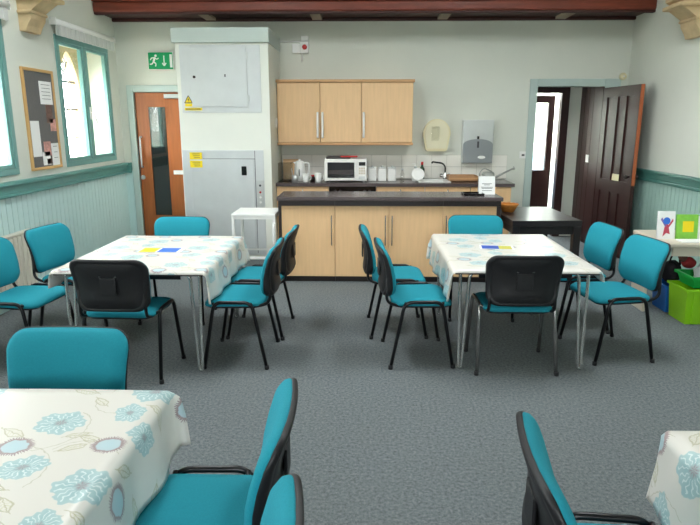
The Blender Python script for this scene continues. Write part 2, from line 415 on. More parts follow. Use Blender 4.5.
# ------------------------------------------------------------------ windows
def pane_frame(bm, x0, x1, a0, a1, z0, z1, w):
    add_box(bm, x0, x1, a0, a1, z0, z0 + w, .004); add_box(bm, x0, x1, a0, a1, z1 - w, z1, .004)
    add_box(bm, x0, x1, a0, a0 + w, z0 + w, z1 - w, .004); add_box(bm, x0, x1, a1 - w, a1, z0 + w, z1 - w, .004)
def arch_z(y, y0, y1, zs, za):
    h = (y1 - y0) / 2; k = abs(y - (y0 + y1) / 2) / h
    return zs + (za - zs) * (1 - k ** 1.7)
def window_left(idx, a0, a1):
    bm = bmesh.new(); pane_frame(bm, XL - .05, XL + .015, a0, a1, WZ0, WZ1, .058)
    w = struct(new_obj('window_%d' % idx, bm, teal_frame_m))
    mid = (a0 + a1) / 2
    box('mullion', teal_frame_m, w, XL - .05, XL + .015, mid - .04, mid + .04, WZ0 + .058, WZ1 - .058, .004)
    for p, q in ((a0 + .058, mid - .04), (mid + .04, a1 - .058)):
        bm = bmesh.new(); pane_frame(bm, XL - .04, XL + .005, p, q, WZ0 + .058, WZ1 - .058, .035)
        s = new_obj('sash', bm, teal_frame_m, w)
        box('pane', glass, s, XL - .022, XL - .018, p + .035, q - .035, WZ0 + .093, WZ1 - .093)
    bm = bmesh.new(); add_box(bm, XL + .015, XL + .03, mid - .012, mid + .012, 1.66, 1.80, .004)
    add_tube(bm, fillet([(XL + .03, mid, 1.74), (XL + .055, mid, 1.74), (XL + .055, mid + .10, 1.60)], .02), .008)
    new_obj('handle', bm, white_m, w, label='white casement handle')
    # outer stone lancets in the thickness of the wall
    xo = XL - TH; bm = bmesh.new()
    L = ((a0 + .14, mid - .02), (mid + .02, a1 - .14))
    add_box(bm, xo, xo + .12, a0, L[0][0], WZ0, WZ1); add_box(bm, xo, xo + .12, L[0][1], L[1][0], WZ0, WZ1); add_box(bm, xo, xo + .12, L[1][1], a1, WZ0, WZ1)
    for p, q in L:
        N = 12
        for k in range(N):
            ya, yb2 = p + (q - p) * k / N, p + (q - p) * (k + 1) / N
            za, zb = arch_z(ya, p, q, 2.08, 2.44), arch_z(yb2, p, q, 2.08, 2.44)
            add_poly(bm, [(xo, ya, za), (xo, yb2, zb), (xo, yb2, WZ1), (xo, ya, WZ1)], (.12, 0, 0))
    bmesh.ops.recalc_face_normals(bm, faces=bm.faces)
    new_obj('stone_tracery', bm, stone_m, w)
    bm = bmesh.new()
    for p, q in L:
        c = (p + q) / 2
        for z, r in ((2.10, .016), (1.78, .014), (1.45, .010)): add_tube(bm, [(xo + .06, p, z), (xo + .06, q, z)], r, 6)
        for pts in (((c, 2.42), (c - .13, 2.22), (c, 2.12), (c + .13, 2.22)), ((c, 2.33), (c - .08, 2.24), (c, 2.16), (c + .08, 2.24)),):
            add_tube(bm, [(xo + .06, a, z) for a, z in pts], .012, 5, True)
        for s in (-1, 1): add_tube(bm, [(xo + .06, c + s * .06, 2.12), (xo + .06, c - s * .10, 2.33)], .010, 5)
        add_tube(bm, [(xo + .06, c, 1.18), (xo + .06, c, 2.1)], .006, 5)
    new_obj('glazing_bars', bm, lead_m, w)
    portal(xo - .02, mid, (WZ0 + WZ1) / 2, WZ1 - WZ0, a1 - a0, (0, -PI / 2, 0))
    return w
for i, (a, c) in enumerate(WIN): window_left(i + 1, a, c)
def added_window(idx, along, pos, a0, a1, z0, z1, rot):
    bm = bmesh.new()
    if along == 'y': pane_frame(bm, pos - .03, pos + .03, a0, a1, z0, z1, .06); add_box(bm, pos - .03, pos + .03, (a0 + a1) / 2 - .03, (a0 + a1) / 2 + .03, z0, z1)
    else:
        for q in ((a0, a1, z0, z0 + .06), (a0, a1, z1 - .06, z1), (a0, a0 + .06, z0, z1), (a1 - .06, a1, z0, z1), ((a0 + a1) / 2 - .03, (a0 + a1) / 2 + .03, z0, z1)):
            add_box(bm, q[0], q[1], pos - .03, pos + .03, q[2], q[3])
    w = struct(new_obj('window_%d' % idx, bm, teal_frame_m))
    if along == 'y': box('pane', glass, w, pos - .003, pos + .003, a0 + .06, a1 - .06, z0 + .06, z1 - .06); portal(pos + .15, (a0 + a1) / 2, (z0 + z1) / 2, z1 - z0, a1 - a0, rot)
    else: box('pane', glass, w, a0 + .06, a1 - .06, pos - .003, pos + .003, z0 + .06, z1 - .06); portal((a0 + a1) / 2, pos - .15, (z0 + z1) / 2, a1 - a0, z1 - z0, rot)
added_window(5, 'x', YF - .12, -.7, .7, 1.3, 2.5, (PI / 2, 0, 0))  # window added out of view behind the camera as a light source
for i, (a, c) in enumerate(RL):  # rooflights added out of view to brighten seats and table tops
    bm = bmesh.new()
    for q in ((a, c, RY[0], RY[0] + .05), (a, c, RY[1] - .05, RY[1]), (a, a + .05, RY[0], RY[1]), (c - .05, c, RY[0], RY[1]), (a, c, 4.02, 4.08)): add_box(bm, *q, ZC - .01, ZC + .12)
    w = struct(new_obj('window_%d' % (6 + i), bm, white_m)); box('pane', glass, w, a, c, RY[0], RY[1], ZC + .05, ZC + .056)
    portal((a + c) / 2, (RY[0] + RY[1]) / 2, ZC + .16, c - a, RY[1] - RY[0], (0, 0, 0))

# roller blinds (rolled up) over the two windows in view
def blind(a0, a1, label):
    o = thing('roller_blind', label, 'blind', (XL, (a0 + a1) / 2, 2.5))
    h = (a1 - a0) / 2
    tube('cassette', white_m, o, [(.045, -h, .125), (.045, h, .125)], .03, 12)
    bm = bmesh.new(); N = 24                                   # gathered hem of the fabric
    for k in range(N):
        ya, yb2 = -h + .02 + (2 * h - .04) * k / N, -h + .02 + (2 * h - .04) * (k + 1) / N
        xa = .04 + (.005 if k % 2 else 0)
        add_box(bm, xa, xa + .012, ya, yb2, -.005, .12)
    new_obj('fabric', bm, blind_m, o)
    box('bracket', white_m, o, 0, .07, -h - .012, -h, .09, .16); box('bracket', white_m, o, 0, .07, h, h + .012, .09, .16)
blind(6.38, 7.84, 'rolled up pale grey blind above the window with white handle')
blind(4.14, 5.56, 'rolled up pale grey blind above the window by the radiator')

# ------------------------------------------------------------------ notice board
nb = thing('notice_board', 'grey felt notice board with pine frame and pinned papers beside the window', 'notice board', (XL, 6.0, 1.17))
bm = bmesh.new(); pane_frame(bm, 0, .025, -.285, .285, 0, .96, .028); new_obj('frame', bm, pine, nb)
box('felt_panel', felt, nb, .004, .014, -.26, .26, .025, .935)
def pinned(y0, y1, z0, z1, m, lines=0, lab=None):
    p = box('pinned_sheet', m, nb, .014, .017, y0 - 6.0, y1 - 6.0, z0 - 1.17, z1 - 1.17, 0, 1, lab)
    for k in range(lines):
        z = z1 - 1.17 - .03 - k * (z1 - z0 - .05) / lines
        box('print_line', ink, p, .0171, .0175, y0 - 6 + .03 + .01 * (k % 2), y1 - 6 - .03, z - .004, z)
pinned(6.0, 6.23, 1.80, 2.02, paper, 5, 'white printed notice'); pinned(5.765, 5.92, 1.30, 1.64, paper, 0, 'blank white sheet')
pinned(6.08, 6.2, 1.62, 1.80, brown_print, 0, 'brown photo print'); pinned(6.14, 6.25, 1.54, 1.66, pink_print)
pinned(5.93, 6.07, 1.21, 1.34, paper); pinned(5.97, 6.10, 1.30, 1.44, pink_print, 0, 'pink photo print'); pinned(6.11, 6.25, 1.20, 1.42, paper, 3)
pinned(6.0, 6.09, 1.22, 1.27, brown_print)

# radiator
ra = thing('radiator', 'cream ribbed panel radiator on the panelled wall under the window', 'radiator', (XL + .032, 4.8, .1))
for k in range(19): box('rib', radiator_m, ra, .05, .085, -.63 + k * .066, -.63 + k * .066 + .058, .02, .54, .012)
box('back_plate', radiator_m, ra, .03, .055, -.64, .63, 0, .56, .006); box('top_grille', radiator_m, ra, .02, .088, -.64, .63, .545, .565, .004)
box('bracket', radiator_m, ra, 0, .03, -.4, -.36, .1, .45); box('bracket', radiator_m, ra, 0, .03, .36, .4, .1, .45)
tube('pipe', radiator_m, ra, [(.05, .60, -.1), (.05, .60, .03)], .008)

# ------------------------------------------------------------------ left door (oak, glazed)
bm = bmesh.new()
for q in ((LD[0] - .085, LD[0], YB - .03, YB + .12, 0, LD[2] + .085), (LD[1], LD[1] + .085, YB - .03, YB + .12, 0, LD[2] + .085), (LD[0], LD[1], YB - .03, YB + .12, LD[2], LD[2] + .085)):
    add_box(bm, *q, .008)
fr = struct(new_obj('trim_7', bm, frame_m)); fr['label'] = 'pale green door frame around the oak door'
bm = bmesh.new(); y0, y1 = YB + .02, YB + .06
gx0, gx1, gz0, gz1 = -2.845, -2.595, .39, 1.835
for q in ((LD[0] + .004, gx0, .01, LD[2] - .004), (gx1, LD[1] - .004, .01, LD[2] - .004), (gx0, gx1, .01, gz0), (gx0, gx1, gz1, LD[2] - .004)):
    add_box(bm, q[0], q[1], y0, y1, q[2], q[3])
d1 = struct(new_obj('door_1', bm, door_m)); d1['label'] = 'oak door with tall narrow dark glass panel'
box('pane', glass_dark, d1, gx0, gx1, y0 + .016, y0 + .022, gz0, gz1)
bm = bmesh.new()
for q in ((gx0 - .004, gx0 + .012, gz0, gz1), (gx1 - .012, gx1 + .004, gz0, gz1), (gx0, gx1, gz0, gz0 + .012), (gx0, gx1, gz1 - .012, gz1)): add_box(bm, q[0], q[1], y0 - .006, y0 + .01, q[2], q[3])
new_obj('glazing_bead', bm, door_m, d1)
tube('pull_handle', steel, d1, fillet([(-2.955, y0, 1.44), (-2.955, y0 - .05, 1.44), (-2.955, y0 - .05, 1.05), (-2.955, y0, 1.05)], .03), .012)
lathe('knob', steel, d1, [(.01, 0), (.012, .03), (.028, .035), (.03, .05), (.02, .06)], (-2.95, y0, .915), 16, 'y')
box('lock_plate', white_m, d1, -2.55, -2.42, y0 - .012, y0, .95, 1.005, .004)
box('door_closer', steel, d1, -2.60, -2.38, y0 - .055, y0, 1.93, 1.985, .006)
# room beyond the oak door: pale passage with dark dresser, so the glass shows depth
for nm, q in (('wall_passage_back', (XL - .1, -1.8, YB + 1.6, YB + 1.7, 0, 2.4)), ('wall_passage_left', (XL - .1, XL, YB + .3, YB + 1.6, 0, 2.4)), ('floor_passage', (XL - .1, -1.8, YB + .12, YB + 1.7, -.1, 0)), ('ceiling_passage', (XL - .1, -1.8, YB + .12, YB + 1.7, 2.4, 2.5))):
    struct(box(nm, wall_m, None, *q))
struct(box('wall_passage_right', wall_m, None, -1.9, -1.8, YB + .12, YB + 1.6, 0, 1.3))  # kept low, the opening above is added to brighten the passage
pc = thing('passage_cupboard', 'dark wooden cupboard seen through the oak door glass', 'cupboard', (-2.80, YB + .9, 0))
box('body', mahog, pc, -.35, .75, -.15, .2, 0, 1.25, .01); box('top_board', mahog, pc, -.38, .78, -.18, .22, 1.25, 1.29, .008)
for k in range(2): box('door', mahog, pc, -.33 + .54 * k, .19 + .54 * k, -.17, -.15, .06, 1.2, .006)

# exit sign
es = thing('exit_sign', 'green emergency exit sign with running figure and down arrow', 'sign', (-2.607, YB, 2.295))
box('body', white_m, es, -.165, .165, -.035, 0, -.012, .205, .004); box('sign_face', green_sign, es, -.157, .157, -.039, -.035, -.005, .198)
bm = bmesh.new(); yy = -.0392
def flat(pts): add_poly(bm, [(x, yy, z) for x, z in pts], (0, -.001, 0))
def limb(a, c, w):
    dx, dz = c[0] - a[0], c[1] - a[1]; l = math.hypot(dx, dz); nx, nz = -dz / l * w, dx / l * w
    flat([(a[0] + nx, a[1] + nz), (c[0] + nx, c[1] + nz), (c[0] - nx, c[1] - nz), (a[0] - nx, a[1] - nz)])
flat([(-.06 + .016 * math.cos(k * PI / 6), .158 + .016 * math.sin(k * PI / 6)) for k in range(12)])
limb((-.07, .14), (-.09, .085), .013); limb((-.072, .135), (-.045, .115), .006); limb((-.045, .115), (-.022, .13), .006)
limb((-.075, .135), (-.115, .13), .006); limb((-.115, .13), (-.13, .105), .006)
limb((-.088, .085), (-.06, .06), .008); limb((-.06, .06), (-.068, .028), .007)
limb((-.09, .085), (-.115, .055), .008); limb((-.115, .055), (-.14, .055), .007)
new_obj('running_figure', bm, white_m, es)
bm = bmesh.new(); limb((.045, .16), (.045, .04), .007); limb((.045, .035), (.02, .07), .007); limb((.045, .035), (.07, .07), .007)
new_obj('arrow', bm, white_m, es)
bm = bmesh.new(); flat([(.118, .015), (.15, .015), (.15, .175), (.118, .175)]); new_obj('doorway_symbol', bm, white_m, es)

# ------------------------------------------------------------------ service lift cabinet
lf = thing('service_lift', 'tall off-white service lift cabinet with two steel doors and warning labels', 'service lift', (0, 0, 0))
lx0, lx1, ly = -2.15, -1.095, 7.1
box('body', liftpaint, lf, lx0, lx1, ly, YB - .002, 0, 2.50, .004)
box('cap', liftcap_m, lf, lx0 - .035, lx1 + .012, ly - .03, YB - .002, 2.50, 2.66, .004)
box('upper_plate', liftsteel, lf, -2.105, -1.19, ly - .008, ly, 1.735, 2.478, .002)
ud = box('upper_door', liftsteel, lf, -1.985, -1.345, ly - .02, ly - .008, 1.80, 2.455, .003)
lathe('lock', darkpan, ud, [(.016, 0), (.016, .008)], (-1.945, ly - .02, 2.13), 12, 'y'); box('slot_mark', ink, ud, -1.60, -1.585, ly - .0205, ly - .02, 2.13, 2.16)
for z in (1.86, 2.33): box('hinge', steel, ud, -1.345, -1.325, ly - .022, ly - .008, z, z + .07)
box('edge_strip', steel, lf, -1.345, -1.338, ly - .012, ly - .008, 1.74, 2.475)
box('lower_plate', liftsteel, lf, -2.14, -1.185, ly - .008, ly, .06, 1.31, .002)
ldr = box('lower_door', liftsteel, lf, -2.03, -1.30, ly - .022, ly - .008, .08, 1.205, .003)
box('header_seam', ink, lf, -2.03, -1.285, ly - .009, ly - .0078, 1.207, 1.213)
box('side_seam', ink, lf, -1.29, -1.284, ly - .009, ly - .0078, .08, 1.305)
box('viewing_slot', black, ldr, -1.447, -1.387, ly - .024, ly - .022, 1.02, 1.125)
cpn = box('control_panel', steel, lf, -1.275, -1.195, ly - .014, ly - .008, .60, .96, .003, label='brushed control panel with buttons')
for z, m in ((.90, ink), (.82, red_p), (.76, white_m), (.70, white_m)):
    lathe('button', m, cpn, [(.013, 0), (.013, .006), (.009, .008)], (-1.235, ly - .014, z), 12, 'y')
for z0, z1 in ((1.205, 1.285), (1.11, 1.19)):
    yl = box('warning_label', yellow, lf, -2.05, -1.905, ly - .0245, ly - .022, z0, z1, label='yellow printed label')
    for k in range(3): box('print_line', ink, yl, -2.02 + .01 * k, -1.93, ly - .025, ly - .0245, z1 - .02 - k * .022, z1 - .014 - k * .022)
box('label_backing', steel, lf, -2.05, -1.905, ly - .022, ly - .008, 1.206, 1.29)
# triangle with lightning flash + strip
tri = poly('warning_triangle', yellow, lf, [(-2.075, ly - .0095, 1.845), (-1.985, ly - .0095, 1.845), (-2.03, ly - .0095, 1.925)], (0, .0015, 0), 'yellow electrical hazard triangle')
bm = bmesh.new()
for a, c in (((-2.075, 1.845), (-1.985, 1.845)), ((-1.985, 1.845), (-2.03, 1.925)), ((-2.03, 1.925), (-2.075, 1.845))):
    add_tube(bm, [(a[0], ly - .0105, a[1]), (c[0], ly - .0105, c[1])], .004, 4)
new_obj('border', bm, ink, tri)
poly('lightning_flash', ink, tri, [(x, ly - .0098, z) for x, z in ((-2.025, 1.905), (-2.042, 1.876), (-2.03, 1.878), (-2.034, 1.853), (-2.017, 1.884), (-2.028, 1.882))], (0, -.001, 0))
box('caption', yellow, lf, -2.07, -1.99, ly - .0105, ly - .008, 1.805, 1.838); box('strip_label', yellow, lf, -2.075, -1.875, ly - .0225, ly - .008, 1.762, 1.79, label='long yellow strip label')
sl = box('print_line', ink, lf, -2.06, -1.89, ly - .023, ly - .0225, 1.771, 1.781)
sw = box('side_switch', white_m, lf, lx1, lx1 + .01, 7.52, 7.60, 1.56, 1.68, .003, label='white switch plate on side'); box('rocker', white_m, sw, lx1 + .01, lx1 + .015, 7.55, 7.57, 1.60, 1.64)

# isolator switch above wall cabinets
iso = thing('isolator_switch', 'white wall isolator with red rotary knob above the wall cabinets', 'switch', (-.80, YB, 2.48))
box('switch_box', white_m, iso, -.02, .085, -.05, 0, .0, .13, .006); box('blank_plate', white_m, iso, -.125, -.025, -.03, 0, .0, .115, .005)
box('upper_plate', white_m, iso, -.01, .085, -.02, 0, .15, .21, .004)
kn = lathe('rotary_knob', red_p, iso, [(.03, 0), (.03, .02), (.02, .028)], (.035, -.05, .07), 16, 'y'); box('grip', red_p, kn, .03, .04, -.085, -.07, .045, .095)
tube('cable', white_m, iso, [(.0, -.008, .0), (-.005, -.008, -.10)], .006); tube('conduit', white_m, iso, [(-.28, -.01, .14), (.08, -.01, .14)], .009)

# ------------------------------------------------------------------ wall cabinets
def bar_handle(parent, x, y, z0, z1, m=chrome, r=.008):
    tube('handle', m, parent, fillet([(x, y, z0), (x, y - .032, z0), (x, y - .032, z1), (x, y, z1)], .012, 3), r)
wc = [(-1.088, -.556, 'r', 'left door unit of beech wall cabinets, next to the lift cabinet'), (-.556, -.046, 'l', 'middle beech wall cabinet above the microwave'), (-.046, .59, 'l', 'wide beech wall cabinet beside the cream dispenser')]
wc[0] = (*wc[0][:3], 'beech wall cabinet next to the lift cabinet')
wy = YB - .35
for x0, x1, hs, lab in wc:
    o = thing('wall_cabinet', lab, 'cabinet', (0, 0, 0), group='beech wall cabinets')
    box('body', beech, o, x0 + .001, x1 - .001, wy, YB - .002, 1.38, 2.105, .002)
    d = box('door', beech, o, x0 + .003, x1 - .003, wy - .02, wy - .001, 1.385, 2.10, .003)
    bar_handle(d, (x1 - .03) if hs == 'r' else (x0 + .03), wy - .02, 1.45, 1.74, white_m, .014)  # steel handles coloured white for the window light they catch
    box('cornice', beech_e, o, x0 - (.015 if x0 < -1.05 else 0), x1 + (.015 if x1 > .5 else 0), wy - .04, YB - .002, 2.105, 2.138, .004)
    box('pelmet', beech_e, o, x0 - (.008 if x0 < -1.05 else 0), x1 + (.008 if x1 > .5 else 0), wy - .025, YB - .002, 1.35, 1.38, .004)

# ------------------------------------------------------------------ back counter
cy = 7.40
units = [(-1.09, -.44, 'beech base unit beside the lift cabinet, under the kettle'), (.14, .74, 'beech base unit right of the oven, under the canisters'), (.74, 1.30, 'beech sink base unit under the tap'), (1.30, 1.80, 'beech base unit at the counter end under the watering can')]
for x0, x1, lab in units:
    o = thing('base_cabinet', lab, 'cabinet', (0, 0, 0), group='back counter base units')
    box('body', beech, o, x0 + .001, x1 - .001, cy + .03, YB - .002, .12, .755); box('plinth', darkpan, o, x0 + .001, x1 - .001, cy + .09, YB - .002, 0, .12)
    dr = box('drawer', beech, o, x0 + .004, x1 - .004, cy + .01, cy + .03, .70, .855, .003); bar_handle(dr, (x0 + x1) / 2 - .0, cy + .01, .74, .82)
    d = box('door', beech, o, x0 + .004, x1 - .004, cy + .01, cy + .03, .125, .695, .003); bar_handle(d, x1 - .06, cy + .01, .45, .65)
ov = thing('oven', 'black built-in oven under the back worktop below the microwave', 'oven', (0, 0, 0))
box('body', darkpan, ov, -.438, .138, cy + .03, YB - .01, .1, .86); cp = box('control_panel', black, ov, -.435, .135, cy + .004, cy + .03, .74, .858, .003)
for x in (-.36, -.30, 0.0, .06): lathe('knob', darkpan, cp, [(.018, 0), (.016, .02)], (x, cy + .004, .80), 14, 'y')
odr = box('door', black, ov, -.435, .135, cy + .008, cy + .03, .2, .73, .003); tube('handle', steel, odr, fillet([(-.38, cy + .008, .69), (-.38, cy - .03, .69), (.08, cy - .03, .69), (.08, cy + .008, .69)], .015, 3), .009)
bm = bmesh.new()
sx0, sx1, sy0, sy1 = .72, 1.04, 7.5, 7.86
for q in ((-1.093, sx0, cy - .02, YB - .002), (sx1, 1.83, cy - .02, YB - .002), (sx0, sx1, cy - .02, sy0), (sx0, sx1, sy1, YB - .002)): add_box(bm, q[0], q[1], q[2], q[3], .86, .90)
tag(new_obj('worktop', bm, worktop_m), 'dark laminate worktop along the tiled wall', 'worktop')
sk = thing('sink', 'white kitchen sink set into the back worktop under the tap', 'sink', (0, 0, 0))
bm = bmesh.new(); add_box(bm, sx0 + .004, sx1 - .004, sy0 + .004, sy1 - .004, .76, .765)
for q in ((sx0 + .002, sx0 + .02, sy0 + .002, sy1 - .002), (sx1 - .02, sx1 - .002, sy0 + .002, sy1 - .002), (sx0 + .002, sx1 - .002, sy0 + .002, sy0 + .02), (sx0 + .002, sx1 - .002, sy1 - .02, sy1 - .002)): add_box(bm, *q, .76, .90)
new_obj('bowl', bm, white_m, sk)
bm = bmesh.new(); 
for q in ((sx0 - .05, sx0 + .02, sy0 - .02, sy1 + .02), (sx1 - .02, sx1 + .03, sy0 - .02, sy1 + .02), (sx0 + .02, sx1 - .02, sy0 - .02, sy0 + .02), (sx0 + .02, sx1 - .02, sy1 - .02, sy1 + .02)): add_box(bm, *q, .9005, .912, .004)
new_obj('rim', bm, white_m, sk); lathe('drain', steel, sk, [(.03, 0), (.03, .004)], (.88, 7.68, .765), 16)
tp = thing('mixer_tap', 'chrome mixer tap with long dark spout behind the sink', 'tap', (1.05, 7.93, .9)); tp.scale = (.85, .85, .85)
lathe('base', chrome, tp, [(.03, 0), (.03, .03), (.022, .04), (.022, .10), (.014, .11)]); tube('spout', blackm, tp, fillet([(0, 0, .1), (0, 0, .20), (-.05, -.03, .25), (-.21, -.10, .275), (-.22, -.10, .25)], .06), .012, 10)
tube('lever', chrome, tp, [(-.055, 0, .06), (.055, 0, .06)], .011); lathe('tap_head', chrome, tp, [(.02, 0), (.024, .02), (.018, .05)], (-.06, 0, .04), 14); lathe('tap_head', chrome, tp, [(.02, 0), (.024, .02), (.018, .05)], (.06, 0, .04), 14)

# splashback of separate tiles
sb = struct(box('trim_8', grout, None, -1.09, 1.86, YB - .008, YB - .001, .905, 1.215)); sb['label'] = 'white tiled splashback above the back worktop'
tw, tz = .1966, .150
bm = bmesh.new(); add_box(bm, .002, tw - .002, -.006, 0, .002, tz - .002, .002, 1); tme = None
for r in range(2):
    for k in range(15):
        if tme is None: o = new_obj('tile', bm, tile_m, sb); tme = o.data
        else: o = bpy.data.objects.new('tile', tme); COL.objects.link(o); o.parent = sb
        o.location = (-1.09 + k * tw, YB - .008, .91 + r * (tz + .0015))

# ------------------------------------------------------------------ things on the back counter
def mv(name, lab, cat, x, y, z=.9, rz=0, group=None): return thing(name, lab, cat, (x, y, z), rz, group)
mw = mv('microwave', 'white microwave oven with black glass door on the back worktop', 'microwave', -.238, 7.68)
box('body', white_m, mw, -.265, .265, -.15, .2, .012, .285, .008); 
dd = box('door', white_m, mw, -.262, .145, -.17, -.15, .02, .28, .006); box('window', black, dd, -.225, .11, -.173, -.17, .055, .245)
box('glass_band', darkpan, dd, -.21, .09, -.1745, -.173, .10, .15)
pn = box('control_panel', white_m, mw, .148, .262, -.168, -.15, .02, .28, .004); box('display', black, pn, .165, .245, -.17, -.168, .205, .25)
for r in range(3):
    for c in range(3): box('key', laminate, pn, .165 + c * .028, .187 + c * .028, -.17, -.168, .10 + r * .03, .122 + r * .03)
box('release_button', steel, pn, .165, .245, -.172, -.168, .04, .075, .003)
for x in (-.22, .22): box('foot', black, mw, x - .02, x + .02, -.12, -.08, 0, .012); box('foot', black, mw, x - .02, x + .02, .12, .16, 0, .012)
tr = mv('oven_tray', 'dark shallow tray with red handle lying on the microwave', 'tray', -.26, 7.66, 1.185)
bm = bmesh.new(); add_box(bm, -.22, .08, -.1, .12, 0, .008); add_box(bm, -.22, -.212, -.1, .12, 0, .03); add_box(bm, .072, .08, -.1, .12, 0, .03); add_box(bm, -.22, .08, .112, .12, 0, .03); add_box(bm, -.22, .08, -.1, -.092, 0, .02)
new_obj('pan', bm, darkpan, tr); box('red_grip', red_p, tr, -.04, .17, -.112, -.04, .02, .036, .006)
kt = mv('kettle', 'white electric kettle on the worktop beside the lift cabinet', 'kettle', -.83, 7.72)
lathe('base', white_m, kt, [(.075, 0), (.08, .015), (.075, .02)]); lathe('body', white_m, kt, [(.072, .02), (.075, .06), (.066, .17), (.058, .225), (.05, .235)], n=28)
lathe('lid', white_m, kt, [(.05, .235), (.046, .25), (.012, .255), (.012, .27), (.006, .275)]); poly('spout', white_m, kt, [(-.05, -.018, .20), (-.05, .018, .20), (-.085, .0, .232), (-.05, 0, .235)], (0, 0, .003))
tube('handle', white_m, kt, fillet([(.05, 0, .225), (.115, 0, .225), (.125, 0, .10), (.065, 0, .05)], .04), .013)
box('level_window', ink, kt, -.008, .008, -.0745, -.068, .06, .15)
cb = mv('chopping_board', 'pale wooden board leaning in the corner behind the kettle', 'board', -1.0, 7.92)
o = box('board', beech, cb, -.07, .13, -.012, .008, 0, .26, .004); o.rotation_euler = (-.1, 0, 0)
lathe('hang_hole', darkpan, cb, [(.01, 0), (.01, .004)], (.03, .018, .22), 12, 'y')
bx = mv('storage_tub', 'clear plastic tub standing beside the lift cabinet on the worktop', 'tub', -1.0, 7.62)
bm = bmesh.new()
for q in ((-.08, .08, -.1, -.096, 0, .23), (-.08, .08, .096, .1, 0, .23), (-.08, -.076, -.1, .1, 0, .23), (.076, .08, -.1, .1, 0, .23), (-.08, .08, -.1, .1, 0, .004)): add_box(bm, *q)
new_obj('wall', bm, glass_frost, bx); bm = bmesh.new(); pane = [(-.083, .083, -.103, -.095, .225, .235), (-.083, .083, .095, .103, .225, .235), (-.083, -.075, -.103, .103, .225, .235), (.075, .083, -.103, .103, .225, .235)]
for q in pane: add_box(bm, *q)
new_obj('rim', bm, glass_frost, bx)
ct = mv('cutlery_pot', 'steel cutlery pot with spoons in front of the kettle', 'cutlery', -.87, 7.50)
lathe('pot', steel, ct, [(.04, 0), (.04, .09), (.037, .09), (.037, .01)])
for k in range(5):
    a = k * 1.3; tube('spoon_handle', steel, ct, [(.02 * math.cos(a), .02 * math.sin(a), .02), (.05 * math.cos(a), .03 * math.sin(a), .17)], .004, 6)
for x, y, lab in ((-.74, 7.54, 'white mug in front of the kettle'), (-.58, 7.55, 'white lidded mug beside the microwave')):
    mg = mv('mug', lab, 'mug', x, y); lathe('cup', white_m, mg, [(.034, 0), (.038, .01), (.04, .10), (.036, .10), (.034, .02)])
    tube('handle', white_m, mg, fillet([(.036, 0, .085), (.07, 0, .08), (.066, 0, .03), (.036, 0, .022)], .02), .005)
    if 'lidded' in lab: lathe('lid', white_m, mg, [(.041, .10), (.041, .112), (.02, .118)])
jr = mv('jar', 'small dark glass jar between the mugs on the worktop', 'jar', -.66, 7.62); lathe('glass_body', darkpan, jr, [(.028, 0), (.03, .05), (.022, .065)]); lathe('lid', red_p, jr, [(.024, .065), (.024, .08)])
for k, lab in enumerate(('white storage canister with steel lid next to the microwave', 'white storage canister with steel lid between two others', 'white storage canister with steel lid nearest the bottles')):
    c = mv('canister', lab, 'canister', .095 + .125 * k, 7.70, group='white canisters on the worktop')
    box('body', white_m, c, -.052, .052, -.052, .052, 0, .16, .012); box('lid', steel, c, -.05, .05, -.05, .05, .16, .175, .006); lathe('lid_knob', steel, c, [(.012, .175), (.014, .19), (.006, .195)], n=12)
def bottle(lab, x, y, m, capm, h, r):
    o = mv('bottle', lab, 'bottle', x, y); lathe('body', m, o, [(r * .9, 0), (r, .01), (r, h * .6), (r * .45, h * .75), (r * .4, h * .85)]); lathe('cap', capm, o, [(r * .48, h * .85), (r * .48, h), (r * .3, h)]); return o
bottle('small clear bottle beside the canisters', .475, 7.66, glass_frost, steel, .16, .028)
o = bottle('white pump soap bottle by the sink', .64, 7.70, white_m, steel, .19, .036); tube('pump', white_m, o, [(0, 0, .19), (0, 0, .215), (-.04, 0, .215)], .006)
bottle('dark green bottle with red cap by the sink', .745, 7.90, mat('bottle_green', srgb(36, 60, 44), .2), red_p, .23, .034)
dsh = mv('plate', 'white plate propped against the soap bottle', 'plate', .665, 7.60)
lathe('dish', white_m, dsh, [(.05, 0), (.07, .004), (.08, .014), (.082, .018), (.07, .01), (.04, .008)]); dsh.rotation_euler = (1.15, 0, 0); dsh.location = (.665, 7.585, .99)
bkt = mv('bread_basket', 'brown wooden tray box beside the tap on the worktop', 'tray', 1.22, 7.72)
bm = bmesh.new()
for q in ((-.16, .20, -.12, .12, 0, .01), (-.16, .20, -.12, -.108, 0, .075), (-.16, .20, .108, .12, 0, .075), (-.16, -.148, -.108, .108, 0, .075), (.188, .20, -.108, .108, 0, .075)): add_box(bm, *q)
new_obj('crate', bm, mat('tan_wood', srgb(176, 132, 92), .6, vary=.1, vscale=12), bkt); box('slat', beech_e, bkt, -.16, .20, -.128, -.1205, .03, .05)
wcn = mv('watering_can', 'grey watering can with long spout at the end of the worktop', 'watering can', 1.57, 7.74)
galv = mat('galvanised', srgb(176, 178, 172), .4, .5)
lathe('body', galv, wcn, [(.085, 0), (.088, .01), (.08, .09), (.07, .11), (.02, .115)]); tube('spout', galv, wcn, [(.07, 0, .03), (.16, 0, .08), (.30, 0, .15)], [.018, .013, .010]); 
tube('rose', galv, wcn, [(.30, 0, .15), (.33, 0, .165)], [.012, .026]); tube('handle', galv, wcn, fillet([(-.075, 0, .04), (-.12, 0, .08), (-.06, 0, .17), (.05, 0, .115)], .06), .007)

